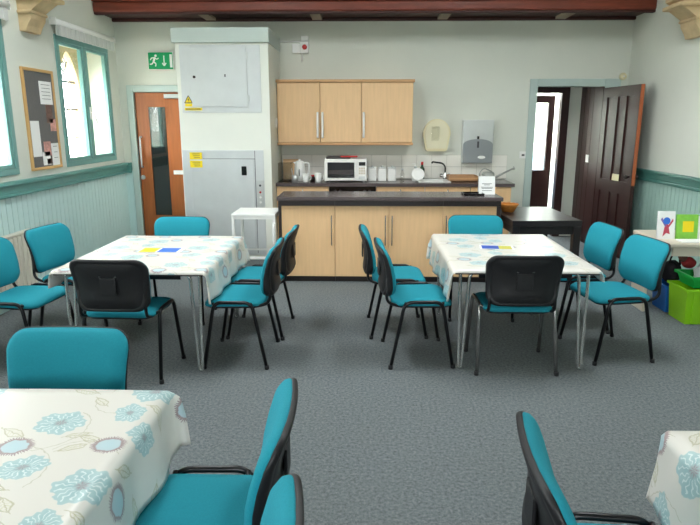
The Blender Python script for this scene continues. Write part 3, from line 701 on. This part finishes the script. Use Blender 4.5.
# wall dispensers
ad = thing('soap_dispenser', 'cream arched plastic dispenser on the wall beside the wall cabinet', 'dispenser', (.925, YB, 1.276))
def arch_pts(w, h, k=1.0):
    P = [(-w * .78, 0), (w * .78, 0)]
    for i in range(17):
        a = i / 16 * PI; P.append((w * math.cos(a) * (1.0), h * .52 + h * .48 * math.sin(a)))
    return P
poly('cover', cream_m, ad, [(x, -.001, z) for x, z in arch_pts(.175, .395)], (0, -.09, 0))
poly('front_shell', mat('cream_gloss', srgb(232, 226, 196), .2), ad, [(x * .86, -.091, .02 + z * .92) for x, z in arch_pts(.175, .395)], (0, -.012, 0)); box('view_window', glass_frost, ad, -.07, .03, -.106, -.103, .12, .30, .002); box('base_lip', cream_m, ad, -.12, .12, -.10, 0, -.012, 0)
pt = thing('towel_dispenser', 'brushed steel paper towel dispenser on the wall over the worktop', 'dispenser', (1.452, YB, 1.11))
box('body', steel, pt, -.195, .195, -.11, -.001, 0, .55, .008)
poly('lower_cover', mat('dull_steel', srgb(150, 154, 156), .4, .7), pt, [(-.19, -.111, .01), (.19, -.111, .01), (.19, -.111, .24)] + [(.19 * math.cos(i / 12 * PI), -.111, .24 + .07 * math.sin(i / 12 * PI)) for i in range(1, 12)] + [(-.19, -.111, .24)], (0, -.01, 0))
box('lock', ink, pt, -.012, .012, -.124, -.121, .20, .28); box('level_slot', black, pt, -.014, .014, -.112, -.11, .30, .345); bm = bmesh.new(); add_lathe(bm, [(.05, 0), (.05, .002)], (.05, -.121, .08), 20, 'y')
for v in bm.verts: v.co.z = .08 + (v.co.z - .08) * .4
new_obj('badge', bm, white_m, pt, label='white oval badge')
for x in (-.14, .15):
    tg = box('wire_cover', tile_m, pt, x - .006, x + .006, -.012, -.006, -.2, 0)
so = thing('wall_socket', 'white switched wall plate beside the open doorway', 'switch', (2.062, YB, 1.17)); box('plate', white_m, so, -.045, .045, -.012, 0, 0, .09, .004); box('rocker', ink, so, -.018, .018, -.015, -.012, .03, .055)

# ------------------------------------------------------------------ island
iy0, iy1 = 6.05, 6.42
ix = [-.848, -.301, .242, .794, 1.335]
isl = [((ix[0], ix[1]), ['r'], 'end', 'beech island unit at the end by the white stand'), ((ix[1], ix[3]), ['r', 'l'], '', 'double door beech island unit in the middle'), ((ix[3], ix[4]), ['l'], 'end2', 'beech island unit at the end by the black table')]
for (a, c), hs, e, lab in isl:
    o = thing('island_cabinet', lab, 'cabinet', (0, 0, 0), group='beech island units')
    box('body', beech, o, a + .001, c - .001, iy0 + .02, iy1, .06, .80); box('plinth', darkpan, o, a + .001, c - .001, iy0 + .05, iy1 - .03, 0, .06)
    w = (c - a) / len(hs)
    for k, s in enumerate(hs):
        p, q = a + w * k + .002, a + w * (k + 1) - .002
        d = box('door', beech, o, p, q, iy0, iy0 + .018, .065, .795, .003)
        bar_handle(d, q - .032 if s == 'r' else p + .032, iy0, .40, .70, greym, .006)
    if e == 'end': box('end_panel', darkpan, o, a - .03, a, iy0 - .005, iy1 + .005, 0, .80)
    if e == 'end2': box('end_panel', darkpan, o, c, c + .04, iy0 - .005, iy1 + .005, 0, .80)
    box('top_rail', darkpan, o, a - (.03 if e == 'end' else -.001), c + (.04 if e == 'end2' else -.001), iy0 + .005, iy1, .801, .858)
bm = bmesh.new(); add_box(bm, -.882, 1.378, 5.97, 6.50, .86, .90, .008)
tag(new_obj('island_worktop', bm, worktop_m), 'dark laminate worktop on the beech island', 'worktop')
sg = thing('paper_sign', 'folded white paper notice standing on the island worktop', 'sign', (1.262, 6.26, .9))
bm = bmesh.new(); add_poly(bm, [(-.083, -.03, 0), (.083, -.03, 0), (.083, .0, .185), (-.083, 0, .185)], (0, .002, 0)); add_poly(bm, [(-.083, .05, 0), (.083, .05, 0), (.083, .003, .185), (-.083, .003, .185)], (0, .002, 0))
bmesh.ops.recalc_face_normals(bm, faces=bm.faces); new_obj('sheet', bm, paper, sg)
for z, w in ((.11, .05), (.098, .03), (.075, .06), (.063, .055), (.04, .05)):
    yy2 = -.03 + .03 * z / .185 - .001; box('print_line', ink, sg, -w, w, yy2 - .0008, yy2, z - .003, z + .002)
bt = thing('serving_tray', 'flat black tray lying on the island worktop', 'tray', (1.12, 6.22, .9)); box('dish', black, bt, -.11, .10, -.09, .09, 0, .01, .004)
boxes('raised_rim', black, bt, [(-.11, .10, -.09, -.08, .01, .02), (-.11, .10, .08, .09, .01, .02), (-.11, -.10, -.08, .08, .01, .02), (.09, .10, -.08, .08, .01, .02)])

# white stand by the lift
ws = thing('white_stand', 'small white open-sided stand in front of the lift cabinet', 'stand', (-1.12, 6.25, 0))
box('top', white_m, ws, -.235, .215, -.24, .24, .695, .72, .004)
for x in (-.22, .2):
    for y in (-.22, .22): box('leg', white_m, ws, x - .014, x + .014, y - .014, y + .014, 0, .695, .003)
for y in (-.22, .22): box('rail', white_m, ws, -.206, .186, y - .01, y + .01, .25, .27)
for x in (-.22, .2): box('rail', white_m, ws, x - .01, x + .01, -.206, .206, .25, .27)
for y in (-.22, .22): box('rail', white_m, ws, -.206, .186, y - .01, y + .01, .665, .695)
for x in (-.22, .2): box('rail', white_m, ws, x - .01, x + .01, -.206, .206, .665, .695)
tube('towel_ring', white_m, ws, fillet([(.20, -.24, .62), (.20, -.275, .6), (.20, -.275, .42), (.20, -.24, .40)], .03), .012)

# ------------------------------------------------------------------ doorway on the right
bm = bmesh.new()
for q in ((RD[0] - .095, RD[0], YB - .03, YB + .12, 0, RD[2] + .095), (RD[1], RD[1] + .2, YB - .03, YB + .12, 0, RD[2] + .095), (RD[0], RD[1], YB - .03, YB + .12, RD[2], RD[2] + .095)): add_box(bm, *q, .008)
fr = struct(new_obj('trim_9', bm, frame_m)); fr['label'] = 'pale green door frame around the open doorway'
box('dark_lining', mahog, fr, RD[1] - .012, RD[1], YB - .028, YB + .12, 0, RD[2])
# mahogany leaf, hinged at right, swung into the room
DW, DT, DH = .84, .045, 2.05
bm = bmesh.new()
st = .11
add_box(bm, 0, st, 0, DT, .01, DH); add_box(bm, DW - st, DW - .004, 0, DT, .01, DH)
for z0, z1 in ((.01, .2), (.78, .93), (DH - .12, DH)): add_box(bm, st, DW - st, 0, DT, z0, z1)
for x in (.30, .50): add_box(bm, x, x + .06, 0, DT, .2, .78); add_box(bm, x, x + .06, 0, DT, .93, DH - .12)
d2 = struct(new_obj('door_2', bm, mahog)); d2['label'] = 'dark mahogany panelled door standing open against the wall'
for p, q in ((st, .30), (.36, .50), (.56, DW - st)):
    for z0, z1 in ((.2, .78), (.93, DH - .12)): box('panel', mahog, d2, p + .001, q - .001, .014, DT - .014, z0, z1)
box('bare_edge', mahog_edge, d2, DW - .004, DW, .001, DT - .001, .9, DH)
for s, yv in ((-1, 0), (1, DT)):
    lathe('knob', darkpan, d2, [(.012, 0), (.012, .035), (.026, .04), (.026, .055), (.015, .062)] if s < 0 else [(.012, 0), (.012, -.035), (.026, -.04), (.026, -.055), (.015, -.062)], (DW - .06, yv, 1.0), 16, 'y')
box('finger_plate', cream_m, d2, .40, .56, -.004, 0, .93, 1.01, label='cream plate on the door rail'); box('finger_plate', cream_m, d2, .40, .56, DT, DT + .004, .93, 1.01)
ang = math.atan2(7.17 - 8.0, 3.13 - 3.03)
d2.location = (3.02, 7.965, 0); d2.rotation_euler = (0, 0, ang)
sn = thing('alarm_sounder', 'small round cream sensor above the mahogany door', 'sensor', (3.24, YB - .031, 2.19)); lathe('dome', cream_m, sn, [(.045, 0), (.045, .02), (.03, .04), (.01, .045)], n=20, axis='y'); lathe('lens', white_m, sn, [(.012, .044), (.006, .05)], n=12, axis='y')
# lobby beyond: dark panelled wall, second door frame, glazed door, daylit hall
ly1 = 8.78
struct(box('floor_lobby', carpet, None, 1.2, 4.0, YB, 12.0, -.1, 0))
bm = bmesh.new(); add_box(bm, 3.035, 3.12, YB + .12, ly1, 0, 2.5); struct(new_obj('wall_lobby', bm, mahog))
for k in range(4): box('board', mahog, bpy.data.objects['wall_lobby'], 3.022, 3.034, YB + .13 + k * .16, YB + .13 + k * .16 + .15, .12, 2.4)
ls = tag(box('light_switch', white_m, None, 3.012, 3.022, 8.28, 8.38, 1.10, 1.20, .003), 'white light switch on the dark lobby panelling', 'switch'); box('rocker', white_m, ls, 3.006, 3.012, 8.32, 8.34, 1.13, 1.17)
bm = bmesh.new(); add_box(bm, 2.86, 3.12, ly1, ly1 + .1, 0, 2.5); add_box(bm, 1.2, 2.86, ly1, ly1 + .1, 2.13, 2.5); add_box(bm, 1.2, 1.95, ly1, ly1 + .1, 0, 2.13)
struct(new_obj('wall_hall_partition', bm, wall_m))
bm = bmesh.new(); add_box(bm, 1.95, 2.05, YB + .12, ly1, 0, 2.5); struct(new_obj('wall_lobby_side', bm, wall_m))
bm = bmesh.new(); add_box(bm, 1.2, 3.4, YB + .12, ly1 + .1, 2.5, 2.6); struct(new_obj('ceiling_lobby', bm, ceil_m))
bm = bmesh.new()
for q in ((2.755, 2.86, ly1 - .02, ly1 + .1, 0, 2.13), (1.95, 2.02, ly1 - .02, ly1 + .1, 0, 2.13), (2.02, 2.755, ly1 - .02, ly1 + .1, 2.03, 2.13)): add_box(bm, *q)
fr2 = struct(new_obj('trim_10', bm, mahog)); fr2['label'] = 'dark timber frame of the second doorway'
bm = bmesh.new()
for q in ((0, .09, .01, 2.0), (.61, .70, .01, 2.0), (.09, .61, .01, .95), (.09, .61, 1.90, 2.0)): add_box(bm, q[0], q[1], 0, .04, q[2], q[3])
d3 = struct(new_obj('door_3', bm, mahog)); d3['label'] = 'dark half glazed door ajar in the second doorway'
box('pane', glass, d3, .09, .61, .016, .022, .95, 1.90); d3.location = (2.03, ly1 + .06, 0); d3.rotation_euler = (0, 0, .16)
bm = bmesh.new(); add_box(bm, 1.2, 4.0, 11.9, 12.0, 0, 2.6); add_box(bm, 3.5, 3.6, ly1 + .1, 11.9, 0, 2.6); add_box(bm, 1.2, 1.3, ly1 + .1, 11.9, 0, 2.6); add_box(bm, 3.12, 3.6, ly1 + .0, ly1 + .1, 0, 2.6)
struct(new_obj('wall_hall', bm, wall_m)); struct(box('trim_11', mat('dado_blue', srgb(150, 176, 205), .5), None, 1.3, 3.5, 11.875, 11.9, 0, 1.0)); struct(box('trim_12', frame_m, None, 1.3, 3.5, 11.86, 11.9, 1.0, 1.06))
portal(2.4, 10.4, 2.62, 2.1, 2.9, (0, 0, 0))          # hall left open on top, an added opening to light it
ch = thing('hanger_shape', 'hanger-shaped wire outline behind the glazed door', 'hanger', (2.42, 9.35, 1.50))  # thin wire outline in the shape of a hanger
tube('wire', lead_m, ch, [(-.2, 0, 0), (.2, 0, 0), (0, 0, .10)], .004, 6, True); tube('hook', lead_m, ch, fillet([(0, 0, .10), (0, 0, .15), (.03, 0, .17), (.03, 0, .14)], .02), .004, 6)

# black table by the doorway with basket
bt = thing('side_table', 'black wooden side table standing by the open doorway', 'table', (1.75, 6.28, 0), .04)
box('top', blackwood, bt, -.34, .34, -.5, .5, .64, .70, .006); 
for x in (-.30, .30):
    for y in (-.46, .46): box('leg', blackwood, bt, x - .035, x + .035, y - .035, y + .035, 0, .64, .004)
for x in (-.30, .30): box('apron', blackwood, bt, x - .012, x + .012, -.425, .425, .56, .64)
for y in (-.46, .46): box('apron', blackwood, bt, -.265, .265, y - .012, y + .012, .56, .64)
bk = thing('basket', 'round orange wicker basket on the black side table', 'basket', (1.53, 6.40, .70))
bm = bmesh.new(); add_lathe(bm, [(.06, 0), (.09, .05), (.105, .075), (.098, .075), (.08, .045), (.05, .008)], n=24); new_obj('bowl', bm, wicker, bk)
tube('rim', wicker, bk, [(.102 * math.cos(k * PI / 12), .102 * math.sin(k * PI / 12), .077 + .003 * (k % 2)) for k in range(24)], .008, 6, True)

# ------------------------------------------------------------------ craft table on the right, books, crates
cx0, cx1, cy0, cy1 = 2.43, 3.28, 4.78, 5.42
ctb = thing('craft_table', 'pale laminate craft table against the panelled wall', 'table', ((cx0 + cx1) / 2, (cy0 + cy1) / 2, 0))
hw, hd = (cx1 - cx0) / 2, (cy1 - cy0) / 2
box('top', laminate, ctb, -hw, hw, -hd, hd, .64, .68, .012); 
for y in (-hd + .03, hd - .03): box('apron', laminate, ctb, -hw + .06, hw - .06, y - .01, y + .01, .57, .64)
box('side_panel', laminate, ctb, -hw + .02, -hw + .045, .02, hd - .045, 0, .64, .003)
for y in (-hd + .05, hd - .05): tube('leg', chrome, ctb, [(hw - .04, y, 0), (hw - .04, y, .64)], .014)
def book(name, lab, x0, x1, y, h, m, z=.68, lean=.12, figure=None):
    o = thing(name, lab, 'book', ((x0 + x1) / 2, y, z)); w = (x1 - x0) / 2
    o.rotation_euler = (-lean, 0, 0)
    box('pages', paper, o, -w + .004, w - .004, .004, .022, .003, h - .003); bm = bmesh.new()
    add_box(bm, -w, w, 0, .003, 0, h); add_box(bm, -w, w, .023, .026, 0, h); add_box(bm, -w, -w + .003, .003, .023, 0, h); c = new_obj('cover', bm, m, o)
    return o, c
o, c = book('book', 'white book with a coloured figure standing on the craft table', 2.44, 2.575, 4.97, .23, paper)
redpr = mat('red_print', srgb(196, 70, 90), .5); bm = bmesh.new()
add_lathe(bm, [(.03, 0), (.03, .001)], (0, -.0003, .15), 16, 'y'); new_obj('figure_head', bm, blue_print, c)
poly('figure_body', redpr, c, [(-.012, 0, .125), (.012, 0, .125), (.03, 0, .04), (.0, 0, .05), (-.03, 0, .02)], (0, -.001, 0)); poly('figure_arm', mat('violet_print', srgb(130, 110, 180), .5), c, [(-.05, 0, .16), (-.01, 0, .1), (.0, 0, .11), (-.04, 0, .18)], (0, -.001, 0))
poly('figure_arm', redpr, c, [(.05, 0, .17), (.005, 0, .1), (.015, 0, .09), (.055, 0, .15)], (0, -.001, 0))
o, c = book('book', 'green covered book standing beside the white book on the craft table', 2.59, 2.76, 4.96, .205, greenbook)
box('title_block', yellow, c, -.04, .05, -.001, 0, .06, .15)
o, c = book('book', 'white and green picture book leaning at the end of the craft table', 2.765, 2.92, 4.975, .19, paper); box('cover_picture', greenbook, c, -.05, .06, -.001, 0, .04, .15)
tag(box('magazine', paper, None, 2.56, 2.82, 4.80, 4.93, .681, .689), 'white magazine lying flat on the craft table', 'magazine')
def crate(name, lab, x0, x1, y0, y1, z0, h, m, taper=.02, ribs=True):
    o = thing(name, lab, 'crate', ((x0 + x1) / 2, (y0 + y1) / 2, z0)); a, c = (x1 - x0) / 2, (y1 - y0) / 2
    bm = bmesh.new(); q = taper; T = .006
    def ring(ax, cy2, z): return [bm.verts.new(p) for p in ((-ax, -cy2, z), (ax, -cy2, z), (ax, cy2, z), (-ax, cy2, z))]
    r = [ring(a - q, c - q, 0), ring(a, c, h), ring(a - T, c - T, h), ring(a - q - T, c - q - T, T)]
    for u, v in zip(r, r[1:]):
        for k in range(4): bm.faces.new((u[k], u[(k + 1) % 4], v[(k + 1) % 4], v[k]))
    bm.faces.new(r[0][::-1]); bm.faces.new(r[-1]); new_obj('tub', bm, m, o)
    bm = bmesh.new()
    for v in ((-a - .012, a + .012, -c - .012, -c, h - .02, h), (-a - .012, a + .012, c, c + .012, h - .02, h), (-a - .012, -a, -c, c, h - .02, h), (a, a + .012, -c, c, h - .02, h)): add_box(bm, *v)
    new_obj('rim', bm, m, o)
    if ribs:
        for k in range(3): x = -a * .6 + a * .6 * k; box('rib', m, o, x - .008, x + .008, -c - .004, -c + .022, .02, h - .02)
        box('handle_grip', m, o, -.05, .05, -c - .014, -c, h * .66, h * .72)
    return o
crate('crate', 'lime green plastic crate under the craft table with a green tub on it', 2.625, 2.96, 4.76, 5.06, 0, .30, lime, .02)
crate('crate', 'green plastic tub of white oddments on the lime crate', 2.67, 2.98, 4.77, 5.05, .302, .10, green_p, .03, False)
crate('crate', 'blue plastic crate on the floor beside the lime crate', 2.63, 2.86, 5.09, 5.36, 0, .24, blue_p, .015)
bg2 = thing('carrier_bag', 'crumpled white plastic bag in the green tub', 'bag', (2.83, 4.90, .31))
def blob(name, m, parent, c, r, amp, seed, sub=3):
    rnd = random.Random(seed); bm = bmesh.new(); bmesh.ops.create_icosphere(bm, subdivisions=sub, radius=1)
    ph = [(Vector((rnd.uniform(-4, 4), rnd.uniform(-4, 4), rnd.uniform(-4, 4))), rnd.uniform(0, 6)) for _ in range(6)]
    for v in bm.verts:
        k = 1 + amp * sum(math.sin(v.co.dot(p) * 1.3 + q) for p, q in ph) / 3
        v.co = Vector((c[0] + v.co.x * r[0] * k, c[1] + v.co.y * r[1] * k, c[2] + v.co.z * r[2] * k))
    return new_obj(name, bm, m, parent, True)
blob('sack', mat('bag_film', srgb(225, 226, 228), .35), bg2, (0, 0, .10), (.10, .09, .09), .3, 3); blob('neck', MATS['bag_film'], bg2, (.05, 0, .18), (.035, .035, .04), .3, 5, 2)
hb = thing('holdall', 'black cloth holdall on the floor behind the crates', 'bag', (2.71, 5.20, .243)); blob('sack', mat('black_cloth', srgb(26, 24, 28), .8), hb, (0, 0, .105), (.075, .085, .10), .15, 8)
tube('strap', MATS['black_cloth'], hb, fillet([(-.05, -.03, .17), (-.03, -.03, .26), (.03, -.03, .26), (.05, -.03, .17)], .03), .008)
rb = thing('bundle', 'small red and brown bundle resting by the white bag', 'bundle', (2.72, 4.97, .405)); blob('body', mat('toy_red', srgb(150, 40, 40), .8), rb, (0, 0, .075), (.055, .05, .05), .1, 11); blob('head', mat('toy_brown', srgb(96, 60, 50), .8), rb, (-.05, -.0, .115), (.035, .035, .035), .08, 12, 2)

# ------------------------------------------------------------------ tables with oilcloth
def make_table(label, x0, x1, y0, y1, zt=.70):
    o = thing('folding_table', label, 'table', ((x0 + x1) / 2, (y0 + y1) / 2, 0)); hx, hy = (x1 - x0) / 2, (y1 - y0) / 2
    box('table_top', darkpan, o, -hx, hx, -hy, hy, zt - .028, zt, .004)
    for sx in (-1, 1):
        for sy in (-1, 1):
            X, Y2 = sx * (hx - .05), sy * (hy - .07); bm = bmesh.new()
            add_tube(bm, fillet([(X - sx * .075, Y2, zt - .03), (X - sx * .055, Y2, zt - .06), (X - sx * .022, Y2 + sy * .02, .02), (X - sx * .012, Y2 + sy * .02, .012), (X - sx * .002, Y2 + sy * .02, .02), (X + sx * .005, Y2, zt - .06), (X + sx * .005, Y2, zt - .03)], .012, 4), .011, 8)
            lg = new_obj('leg', bm, chrome, o, True, 'chrome hairpin leg')
            box('mount_plate', chrome, lg, X - .06, X + .06, Y2 - .025, Y2 + .025, zt - .034, zt - .028)
    for sy in (-1, 1): box('apron', blackm, o, -hx + .16, hx - .16, sy * (hy - .05) - .008, sy * (hy - .05) + .008, zt - .06, zt - .028)
    return o
def make_cloth(label, x0, x1, y0, y1, ov, mtl, seed, uvo=(0, 0), flare=None, zt=.70):
    """ov = overhang (left, right, near, far)"""
    rnd = random.Random(seed); bm = bmesh.new(); st = .02
    U0, U1, V0, V1 = x0 - ov[0], x1 + ov[1], y0 - ov[2], y1 + ov[3]
    def axis(lo, a, c, hi):
        L = [lo + (a - lo) * k / max(1, round((a - lo) / st)) for k in range(max(1, round((a - lo) / st)))]
        L += [a + .004 * j for j in (0,)] + [a + (c - a) * k / round((c - a) / .035) for k in range(1, round((c - a) / .035))] + [c]
        L += [c + (hi - c) * k / max(1, round((hi - c) / st)) for k in range(1, max(1, round((hi - c) / st)) + 1)]
        return L
    us, vs = axis(U0, x0, x1, U1), axis(V0, y0, y1, V1); uvl = bm.loops.layers.uv.new('cloth'); grid = []
    ph = [rnd.uniform(0, 6) for _ in range(6)]; R = .010; z0 = zt + .004
    for u in us:
        row = []
        for v in vs:
            a, c = min(max(u, x0), x1), min(max(v, y0), y1); e = Vector((u - a, v - c)); L = e.length
            if L < 1e-6:
                p = Vector((u, v, z0 + .0012 * math.sin(9 * u + ph[0]) * math.sin(7 * v + ph[1])))
            else:
                d = e / L; corner = min(abs(d.x), abs(d.y)) * 1.414
                s = min(L, R * PI / 2); th = s / R; out = R * math.sin(th) + .004; drop = R * (1 - math.cos(th)); rest = L - s
                al = v if abs(d.x) > abs(d.y) else u
                fl = .10 + .05 * math.sin(al * 7 + ph[2]) + .35 * corner
                if flare and (d.x * flare[0] > 0 and d.y * flare[1] > 0): fl += flare[2] * corner
                out += rest * fl + min(rest, .1) * .10 * math.sin(al * 21 + ph[3]); out = max(out, .006)
                p = Vector((a + d.x * out, c + d.y * out, z0 - drop - rest * math.sqrt(max(.05, 1 - min(.9, fl) ** 2))))
            row.append((bm.verts.new(p), (u, v)))
        grid.append(row)
    for i in range(len(us) - 1):
        for j in range(len(vs) - 1):
            q = (grid[i][j], grid[i + 1][j], grid[i + 1][j + 1], grid[i][j + 1])
            f = bm.faces.new([w[0] for w in q]); f.smooth = True
            for lp, w in zip(f.loops, q): lp[uvl].uv = (w[1][0] + uvo[0], w[1][1] + uvo[1])
    o = new_obj('tablecloth', bm, mtl); 
    sm = o.modifiers.new('thickness', 'SOLIDIFY'); sm.thickness = .0015; sm.offset = 1
    return tag(o, label, 'tablecloth', 'flowered oilcloths')
cm = make_cloth_mat('flowered_oilcloth', (1.0, -1.4))
TB = [(-1.985, -1.02, 3.66, 4.88), (.585, 1.505, 3.75, 5.02), (-1.62, -.69, .70, 1.935), (.93, 1.86, .49, 1.69)]
make_table('folding table with hairpin legs near the oak door, under flowered cloth', *TB[0])
make_cloth('white flowered oilcloth on the table near the oak door', *TB[0], (.12, .22, .025, .06), cm, 1, (.3, .1))
make_table('folding table with hairpin legs before the island, under flowered cloth', *TB[1])
make_cloth('white flowered oilcloth on the table near the black side table', *TB[1], (.22, .08, .025, .06), cm, 2, (.1, .3))
make_table('folding table under the poppy cloth with the flared corner', *TB[2])
make_cloth('flowered oilcloth with large teal poppies and a flared corner', *TB[2], (.12, .22, .12, .03), cm, 3, (0, 0), (1, 1, .4))
make_table('folding table under flowered cloth with a single teal chair drawn up', *TB[3])
make_cloth('flowered oilcloth on the table with a single teal chair', *TB[3], (.24, .12, .12, .02), cm, 4, (.17, .42), (-1, 1, -.36))

def leaflet(label, x, y, rz, parts, w, h):
    o = thing('leaflet', label, 'leaflet', (x, y, .7075), rz, 'leaflets on the tables')
    box('sheet', paper, o, -w, w, -h, h, 0, .0015)
    for a, c, d, e, m in parts: box('printed_block', m, o, a, c, d, e, .0015, .002)
leaflet('leaflet with yellow block, blue block and white fold on the cloth near the oak door', -1.49, 4.29, 0, [(-.15, -.03, -.072, .072, yellow), (-.015, .125, -.072, .072, blue_print)], .158, .078)
leaflet('white bordered blue and yellow leaflet on the cloth before the island', .995, 4.45, -.12, [(-.11, .015, -.06, .06, mat('royal_print', srgb(40, 80, 180), .5)), (.015, .11, -.06, .06, mat('mustard_print', srgb(196, 190, 60), .5))], .125, .075)

# ------------------------------------------------------------------ chairs
def sec(pts, z):
    for (z0, y0), (z1, y1) in zip(pts, pts[1:]):
        if z <= z1:
            k = (z - z0) / (z1 - z0); k = k * k * (3 - 2 * k) * .3 + k * .7
            return y0 + (y1 - y0) * k
    return pts[-1][1]
BP = [(.46, -.207), (.52, -.198), (.57, -.196), (.63, -.203), (.69, -.217), (.75, -.237), (.80, -.258), (.85, -.281)]
def back_outline(w, z0, z1, rt, rb, n=7, taper=.02):
    P = []
    for (cx, cz, r, a0) in ((w - rt, z1 - rt, rt, 0), (-w + rt, z1 - rt, rt, PI / 2), (-w + taper + rb, z0 + rb, rb, PI), (w - taper - rb, z0 + rb, rb, 1.5 * PI)):
        for k in range(n + 1):
            a = a0 + PI / 2 * k / n; P.append((cx + r * math.cos(a), cz + r * math.sin(a)))
    # densify straight runs
    out = []
    for i, p in enumerate(P):
        q = P[(i + 1) % len(P)]; d = math.hypot(q[0] - p[0], q[1] - p[1]); m = max(1, int(d / .06))
        for k in range(m): out.append((p[0] + (q[0] - p[0]) * k / m, p[1] + (q[1] - p[1]) * k / m))
    return out
def shell(bm, outline, layers, fn):
    """layers: (scale about centre, depth) from the front centre round to the back centre"""
    cx = sum(p[0] for p in outline) / len(outline); cz = sum(p[1] for p in outline) / len(outline); rings = []
    for s, d in layers:
        if s <= 0: rings.append([bm.verts.new(fn(cx, cz, d))])
        else: rings.append([bm.verts.new(fn(cx + (x - cx) * s, cz + (z - cz) * s, d)) for x, z in outline])
    n = len(outline)
    for a, c in zip(rings, rings[1:]):
        for k in range(n):
            k2 = (k + 1) % n
            if len(a) == 1: f = (a[0], c[k2], c[k])
            elif len(c) == 1: f = (a[k], a[k2], c[0])
            else: f = (a[k], a[k2], c[k2], c[k])
            bm.faces.new(f).smooth = True
    bmesh.ops.recalc_face_normals(bm, faces=bm.faces)
def fback(x, z, d): return (x, sec(BP, z) + .35 * x * x + d, z)
def fseat(x, y, d): return (x, y, .468 + d - .35 * max(0, y - .12) ** 2 * 4 - .05 * x * x)
def make_chair(label, group, fm):
    o = thing('stacking_chair', label, 'chair', group=group)
    bm = bmesh.new(); so2 = []
    shell(bm, back_outline(.236, -.205, .205, .075, .07, taper=.012), [(0, .004), (.4, .003), (.75, .001), (.93, -.004), (.985, -.014), (1, -.028), (.985, -.036), (.7, -.037), (0, -.037)], lambda x, y, d: fseat(x, y, d))
    new_obj('seat', bm, fabric, o, True)
    bm = bmesh.new(); shell(bm, back_outline(.225, -.19, .19, .07, .07, taper=.012), [(0, -.037), (.99, -.037), (1, -.042), (.97, -.052), (0, -.054)], fseat); new_obj('seat_pan', bm, blackp, o, True)
    bm = bmesh.new(); shell(bm, back_outline(.242, .490, .822, .07, .075, taper=.015), [(0, .010), (.4, .009), (.75, .006), (.93, .000), (.985, -.010), (1, -.022), (.99, -.030), (0, -.030)], fback)
    new_obj('backrest', bm, fabric, o, True)
    def lump(x, z, d):                                                   # shell is deeper low down where the posts run in
        k = max(0.0, min(1.0, (.72 - z) / .2)); return fback(x, z, -.026 + d * (1 + 1.1 * k))
    bm = bmesh.new(); shell(bm, back_outline(.243, .485, .824, .07, .07, taper=.016), [(0, .0), (.9, 0), (1, .000), (1.0, -.008), (.985, -.016), (.95, -.021), (.88, -.024), (.865, -.022), (.85, -.022), (.83, -.0245), (.5, -.026), (0, -.027)], lump)
    bs = new_obj('back_shell', bm, blackp, o, True)
    yb = lump(0, .70, -.028)[1]
    box('slot', greym, bs, -.055, .055, yb - .004, yb + .004, .712, .719, .002); box('slot_pocket', blackp, bs, -.05, .05, yb - .008, yb + .002, .60, .705, .003)
    for s in (-1, 1):
        bm = bmesh.new(); X = s * .245
        add_tube(bm, fillet([(s * .262, .205, .012), (X, .125, .462), (X, -.125, .462), (s * .258, -.215, .012)], .055, 6), .0125, 10); new_obj('leg_frame', bm, fm, o, True)
        for y in (.207, -.217): lathe('foot', blackp, o, [(.014, 0), (.016, .003), (.015, .028)], (s * .262, y, 0), 10)
        bm = bmesh.new(); add_tube(bm, fillet([(s * .205, .12, .425), (s * .205, -.16, .425), (s * .208, -.245, .455), (s * .205, -.238, .66)], .06, 6), .0105, 8); new_obj('back_post', bm, blackm, o, True)
    for y in (.13, -.12):
        bm = bmesh.new(); add_tube(bm, fillet([(-.245, y, .455), (-.20, y, .425), (.20, y, .425), (.245, y, .455)], .02, 3), .010, 8); new_obj('cross_bar', bm, fm, o, True)
    return o
proto = {}
def chair(label, tx, ty, deg, group, fm=blackm, kind='b'):
    """tx, ty: where the top of the back stands"""
    o = make_chair(label, group, fm) if kind not in proto else copy_tree(proto[kind])
    proto.setdefault(kind, o)
    a = math.radians(deg); lx, ly2 = 0.0, -.27
    o.location = (tx - (lx * math.cos(a) - ly2 * math.sin(a)), ty - (lx * math.sin(a) + ly2 * math.cos(a)), 0); o.rotation_euler = (0, 0, a)
    o['label'] = label; o['group'] = group; o['category'] = 'chair'
    return o
g1, g2, g3, g4 = 'chairs around the table near the oak door', 'chairs around the table before the island', 'chairs at the poppy cloth table', 'chair at the single chair table'
chair('teal chair with black legs and black back, across the table from the oak door chair', -1.55, 3.48, -2, g1)
chair('teal chair in front of the cream radiator, facing the table', -2.62, 3.99, -95, g1)
chair('teal chair in front of the panelled wall below the notice board, facing the table', -2.53, 4.63, -100, g1)
chair('teal chair between the oak door and the flowered table, its back to the door', -1.585, 5.14, 180, g1)
chair('black-backed teal chair facing away from the island, further from the white stand', -.60, 4.03, 90, g1)
chair('black-backed teal chair beside the white stand at the table near the oak door', -.56, 4.59, 88, g1)
chair('teal chair with grey metal legs and black back at the island table end', 1.005, 3.655, 0, g2, greym, 'g')
chair('teal chair facing the island table side, further from the island', .11, 4.05, -86, g2)
chair('teal chair facing the island table side, nearer the island doors', -.005, 4.63, -88, g2)
chair('teal chair between the island and the flowered table, its back to the island', .98, 5.29, 180, g2)
chair('teal chair angled out beside the blue and lime crates', 2.02, 4.22, 98, g2)
chair('teal chair in front of the open mahogany door', 1.955, 4.80, 95, g2)
chair('teal chair tucked behind the far end of the poppy cloth table', -1.17, 2.235, 180, g3)
chair('teal chair at the side of the poppy cloth table, next to the end chair', -.235, 1.60, 92, g3)
chair('teal chair at the side of the poppy cloth table, second from the end chair', -.16, 1.055, 94, g3)
chair('teal chair drawn up alone at the side of its flowered table', .445, 1.385, -95, g4)
